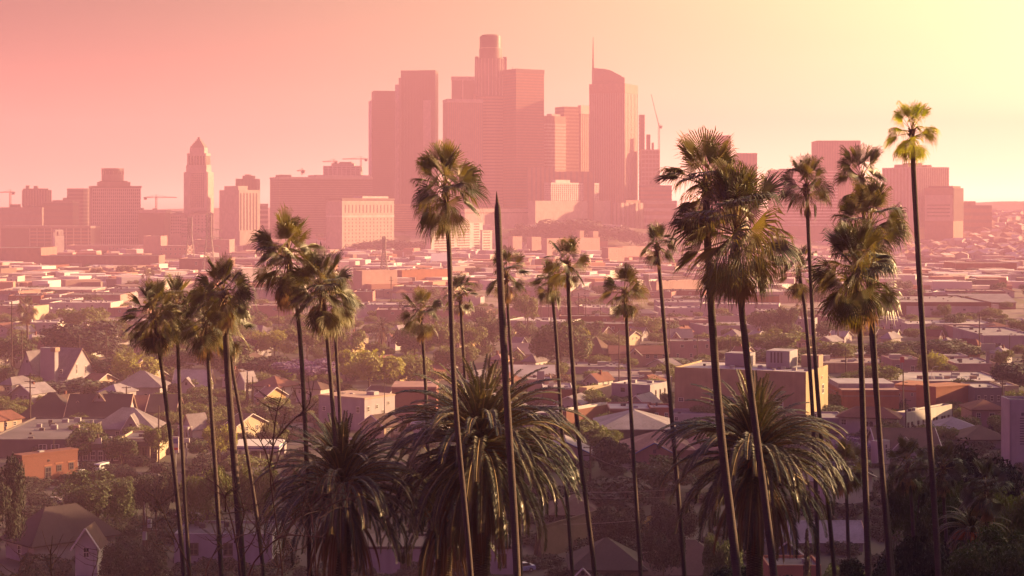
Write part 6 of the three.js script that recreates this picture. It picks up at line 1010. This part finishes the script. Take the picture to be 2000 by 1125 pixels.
function car(l, x, b, d, turn, col, kind = 'sedan') {
  const g = at(x, b, d); g.y = ground(g.x, g.z) + 0.02; const t = thing('parked_car', l, 'car', g, turn, 'cars parked about the near streets'), paint = new THREE.MeshPhysicalMaterial({ color: new THREE.Color().setRGB(...col), roughness: 0.4, clearcoat: 0.8, side: THREE.DoubleSide });
  const sh = new THREE.Shape(); const van = kind === 'van', pr = van ? [[-2.2, 0.35], [-2.25, 0.9], [-1.7, 1.15], [-1.2, 1.9], [2.2, 1.95], [2.3, 1.0], [2.25, 0.35]] : [[-2.2, 0.35], [-2.25, 0.7], [-1.2, 0.92], [2.1, 0.98], [2.25, 0.7], [2.2, 0.35]]; pr.forEach(([a, q], i) => i ? sh.lineTo(a, q) : sh.moveTo(a, q)); sh.closePath();
  const bg = new THREE.ExtrudeGeometry(sh, { depth: 1.6, bevelEnabled: true, bevelSize: 0.06, bevelThickness: 0.06, bevelSegments: 2 }); bg.translate(0, 0, -0.8); mesh('body', bg, paint, t);
  if (!van) { const cs = new THREE.Shape(); [[-1.15, 0.92], [-0.5, 1.42], [0.95, 1.45], [1.7, 0.95]].forEach(([a, q], i) => i ? cs.lineTo(a, q) : cs.moveTo(a, q)); cs.closePath(); const cg = new THREE.ExtrudeGeometry(cs, { depth: 1.34, bevelEnabled: true, bevelSize: 0.04, bevelThickness: 0.06, bevelSegments: 2 }); cg.translate(0, 0, -0.67); mesh('cabin', cg, glassM, t); unitBox('roof', paint, t, 0.22, 1.46, 0, 1.4, 0.06, 1.3); }
  else { unitBox('windscreen', glassM, t, -1.42, 1.28, 0, 0.5, 0.5, 1.5); unitBox('side_window', glassM, t, 0.2, 1.25, 0, 2.6, 0.42, 1.76); }
  for (const a of [-1.4, 1.4]) for (const k of [-0.78, 0.78]) { const w = mesh('wheel', new THREE.CylinderGeometry(0.33, 0.33, 0.22, 16).rotateX(Math.PI / 2), tyre, t); w.position.set(a, 0.33, k); mesh('rim', new THREE.CylinderGeometry(0.19, 0.19, 0.23, 12).rotateX(Math.PI / 2), METAL, w); }
  for (const k of [-0.55, 0.55]) unitBox('headlight', TRIM, t, -2.27, 0.6, k, 0.06, 0.14, 0.3);
}
car('lavender sedan parked above the dark corner house at the lower left', 118, 996, 330, 0.4, [0.34, 0.30, 0.38]);
car('dark sedan left of the lavender one at the lower left', 78, 984, 338, 0.3, [0.05, 0.045, 0.06]);
car('pale sedan behind the lavender one, below the brick building', 100, 972, 352, 0.2, [0.45, 0.42, 0.46]);
car('white van under the billboard at lower left', 196, 908, 395, 1.2, [0.7, 0.68, 0.68], 'van');
car('white sedan left of the billboard posts at lower left', 157, 916, 388, 1.3, [0.7, 0.68, 0.68]);
car('white van at the right corner of the brick building', 133, 910, 394, 1.0, [0.66, 0.64, 0.66], 'van');
car('blue-white car between the central date palm trunk and the bungalow', 1018, 1094, 286, 0.5, [0.22, 0.26, 0.52]);
car('silver car by the white corner block behind the palm pair', 700, 858, 446, 0.1, [0.5, 0.48, 0.5]);
car('dark car on the street before the corner shop', 300, 922, 382, 0.05, [0.04, 0.04, 0.05]);
car('pale car low at the foot of the right date palm', 1420, 1036, 300, 0.5, [0.45, 0.42, 0.46]);
// ---------------------------------------------------------------- dry stalks close to the viewer
const twigM = M(0.30, 0.15, 0.115, 'wood', 0.9);
function dryShrub(l, x, d, stems) { // stems: polylines of photo points from the foot upwards, each with its thickness in photo pixels
  const s = F / d, g = at(x, 1125, d); g.y = ground(g.x, g.z) - 0.05; const t = thing('dry_shrub', l, 'dry shrub', g, 0, 'dry stalks on the slope close to the viewer');
  for (const [pts, w] of stems) {
    const zz = rr(-0.5, 0.5), q = pts.map(([px, py], i) => at(px, py, d).sub(g).add(V(0, 0, zz * i / pts.length))); if (pts[0][1] > 1110) { q.unshift(V((q[0].x) * 0.35, 0, 0)); }
    const c = curve(q, 14), r = 0.38 * w / s / 2; mesh('stalk', stemGeo(c, (f) => r * (1.1 - 0.62 * f) * (1 + 0.12 * Math.sin(f * 40)), 6), twigM, t);
    for (let k = 0; k < 9; k++) { const f = rr(0.35, 0.98), p = c[Math.floor(f * 14)], a = rr(0, 6.28), len = rr(0.06, 0.22), e = p.clone().add(V(Math.cos(a) * len, rr(0.02, 0.2), Math.sin(a) * len)); mesh('twig', stemGeo([p, p.clone().lerp(e, 0.5).add(V(0, -0.015, 0)), e], (u) => r * (0.6 - 0.35 * u), 5), twigM, t); }
  }
}
dryShrub('dry shrub whose bent stalks rise in front of the petrol station', 540, 13, [[[[552, 1125], [538, 1000], [530, 900], [546, 850], [562, 838]], 9], [[[538, 960], [522, 880], [512, 850], [503, 826]], 7], [[[530, 900], [536, 812], [541, 782]], 9], [[[546, 850], [570, 822], [588, 808], [602, 790], [604, 768]], 9], [[[534, 920], [548, 880], [560, 850], [574, 836]], 6]]);
dryShrub('antler-like dry stalks in front of the left date palm', 640, 12, [[[[618, 1125], [614, 1060], [628, 1010], [658, 966], [668, 948]], 8], [[[640, 990], [668, 976], [690, 976]], 7], [[[612, 1040], [606, 984], [622, 944], [634, 934]], 8], [[[610, 1060], [588, 1010], [596, 950], [584, 938]], 6], [[[624, 1012], [652, 1000], [676, 1004]], 7], [[[606, 990], [640, 960], [682, 952]], 6]]);
dryShrub('low forked dry stalks under the palm pair trunks', 520, 11, [[[[486, 1125], [520, 1070], [560, 1036], [606, 1030], [650, 1028]], 10], [[[540, 1052], [584, 1018], [618, 1014]], 9], [[[560, 1036], [592, 1000], [640, 1000]], 6], [[[520, 1070], [508, 1030], [522, 1010]], 6]]);
dryShrub('dry stalks crossing the foot of the left palm trunks', 440, 12, [[[[470, 1125], [458, 1060], [440, 1000], [420, 960], [390, 946]], 11], [[[440, 1000], [446, 960], [470, 950]], 8], [[[458, 1060], [480, 1000], [476, 960]], 7], [[[466, 1100], [500, 1040], [498, 1010]], 6]]);
dryShrub('sparse dry stalks left of the leftmost palm trunk', 320, 13, [[[[372, 1125], [352, 1060], [330, 1000], [316, 962], [302, 946]], 8], [[[352, 1060], [340, 1080], [310, 1064]], 5], [[[330, 1000], [306, 1020], [262, 1030]], 5]]);
dryShrub('small dim dry stalks in the bottom left corner', 110, 12, [[[[100, 1125], [104, 1090], [108, 1066]], 8], [[[36, 1125], [40, 1088]], 7], [[[180, 1125], [184, 1100], [176, 1080]], 6]]);
dryShrub('dry stalks lowest between the left date palm and the pale wall', 430, 10, [[[[400, 1125], [420, 1080], [452, 1060], [486, 1052]], 9], [[[540, 1125], [560, 1084], [600, 1070]], 8], [[[436, 1072], [430, 1046], [444, 1030]], 6]]);
// ---------------------------------------------------------------- far palms between the roofs
seed = 515;
fanPalm('hazy brown fan palm far off at the left, above the steep church hall', [[52, 602], [53, 640], [54, 692]], 24, 700, { dead: 8, n: 24, w: 8 });
fanPalm('tiny hazy fan palm beside the cream sunlit wall at left', [[287, 536], [287, 560], [288, 578]], 11, 1180, { dead: 2, n: 16, w: 5 });
fanPalm('tiny hazy fan palm left of the wind-blown palm trunk', [[1566, 594], [1567, 620], [1568, 650]], 13, 820, { dead: 2, n: 18, w: 5 });
fanPalm('thin far fan palm in the haze left of the skirted palm', [[1636, 612], [1637, 640], [1638, 676]], 13, 760, { dead: 2, n: 18, w: 5 });
fanPalm('small far fan palm between the bare trunk and dense small palm', [[1030, 604], [1031, 630], [1032, 664]], 12, 790, { dead: 2, n: 18, w: 5 });
datePalm('distant feathery date palm in the haze left of the small palm', [746, 640], 26, 700, { n: 60, dead: 14 });
datePalm('low feathery date palm in the shade of the thicket, right side', [1898, 1030], 62, 130, { n: 70, dead: 20 });
renderer.render(scene, camera);
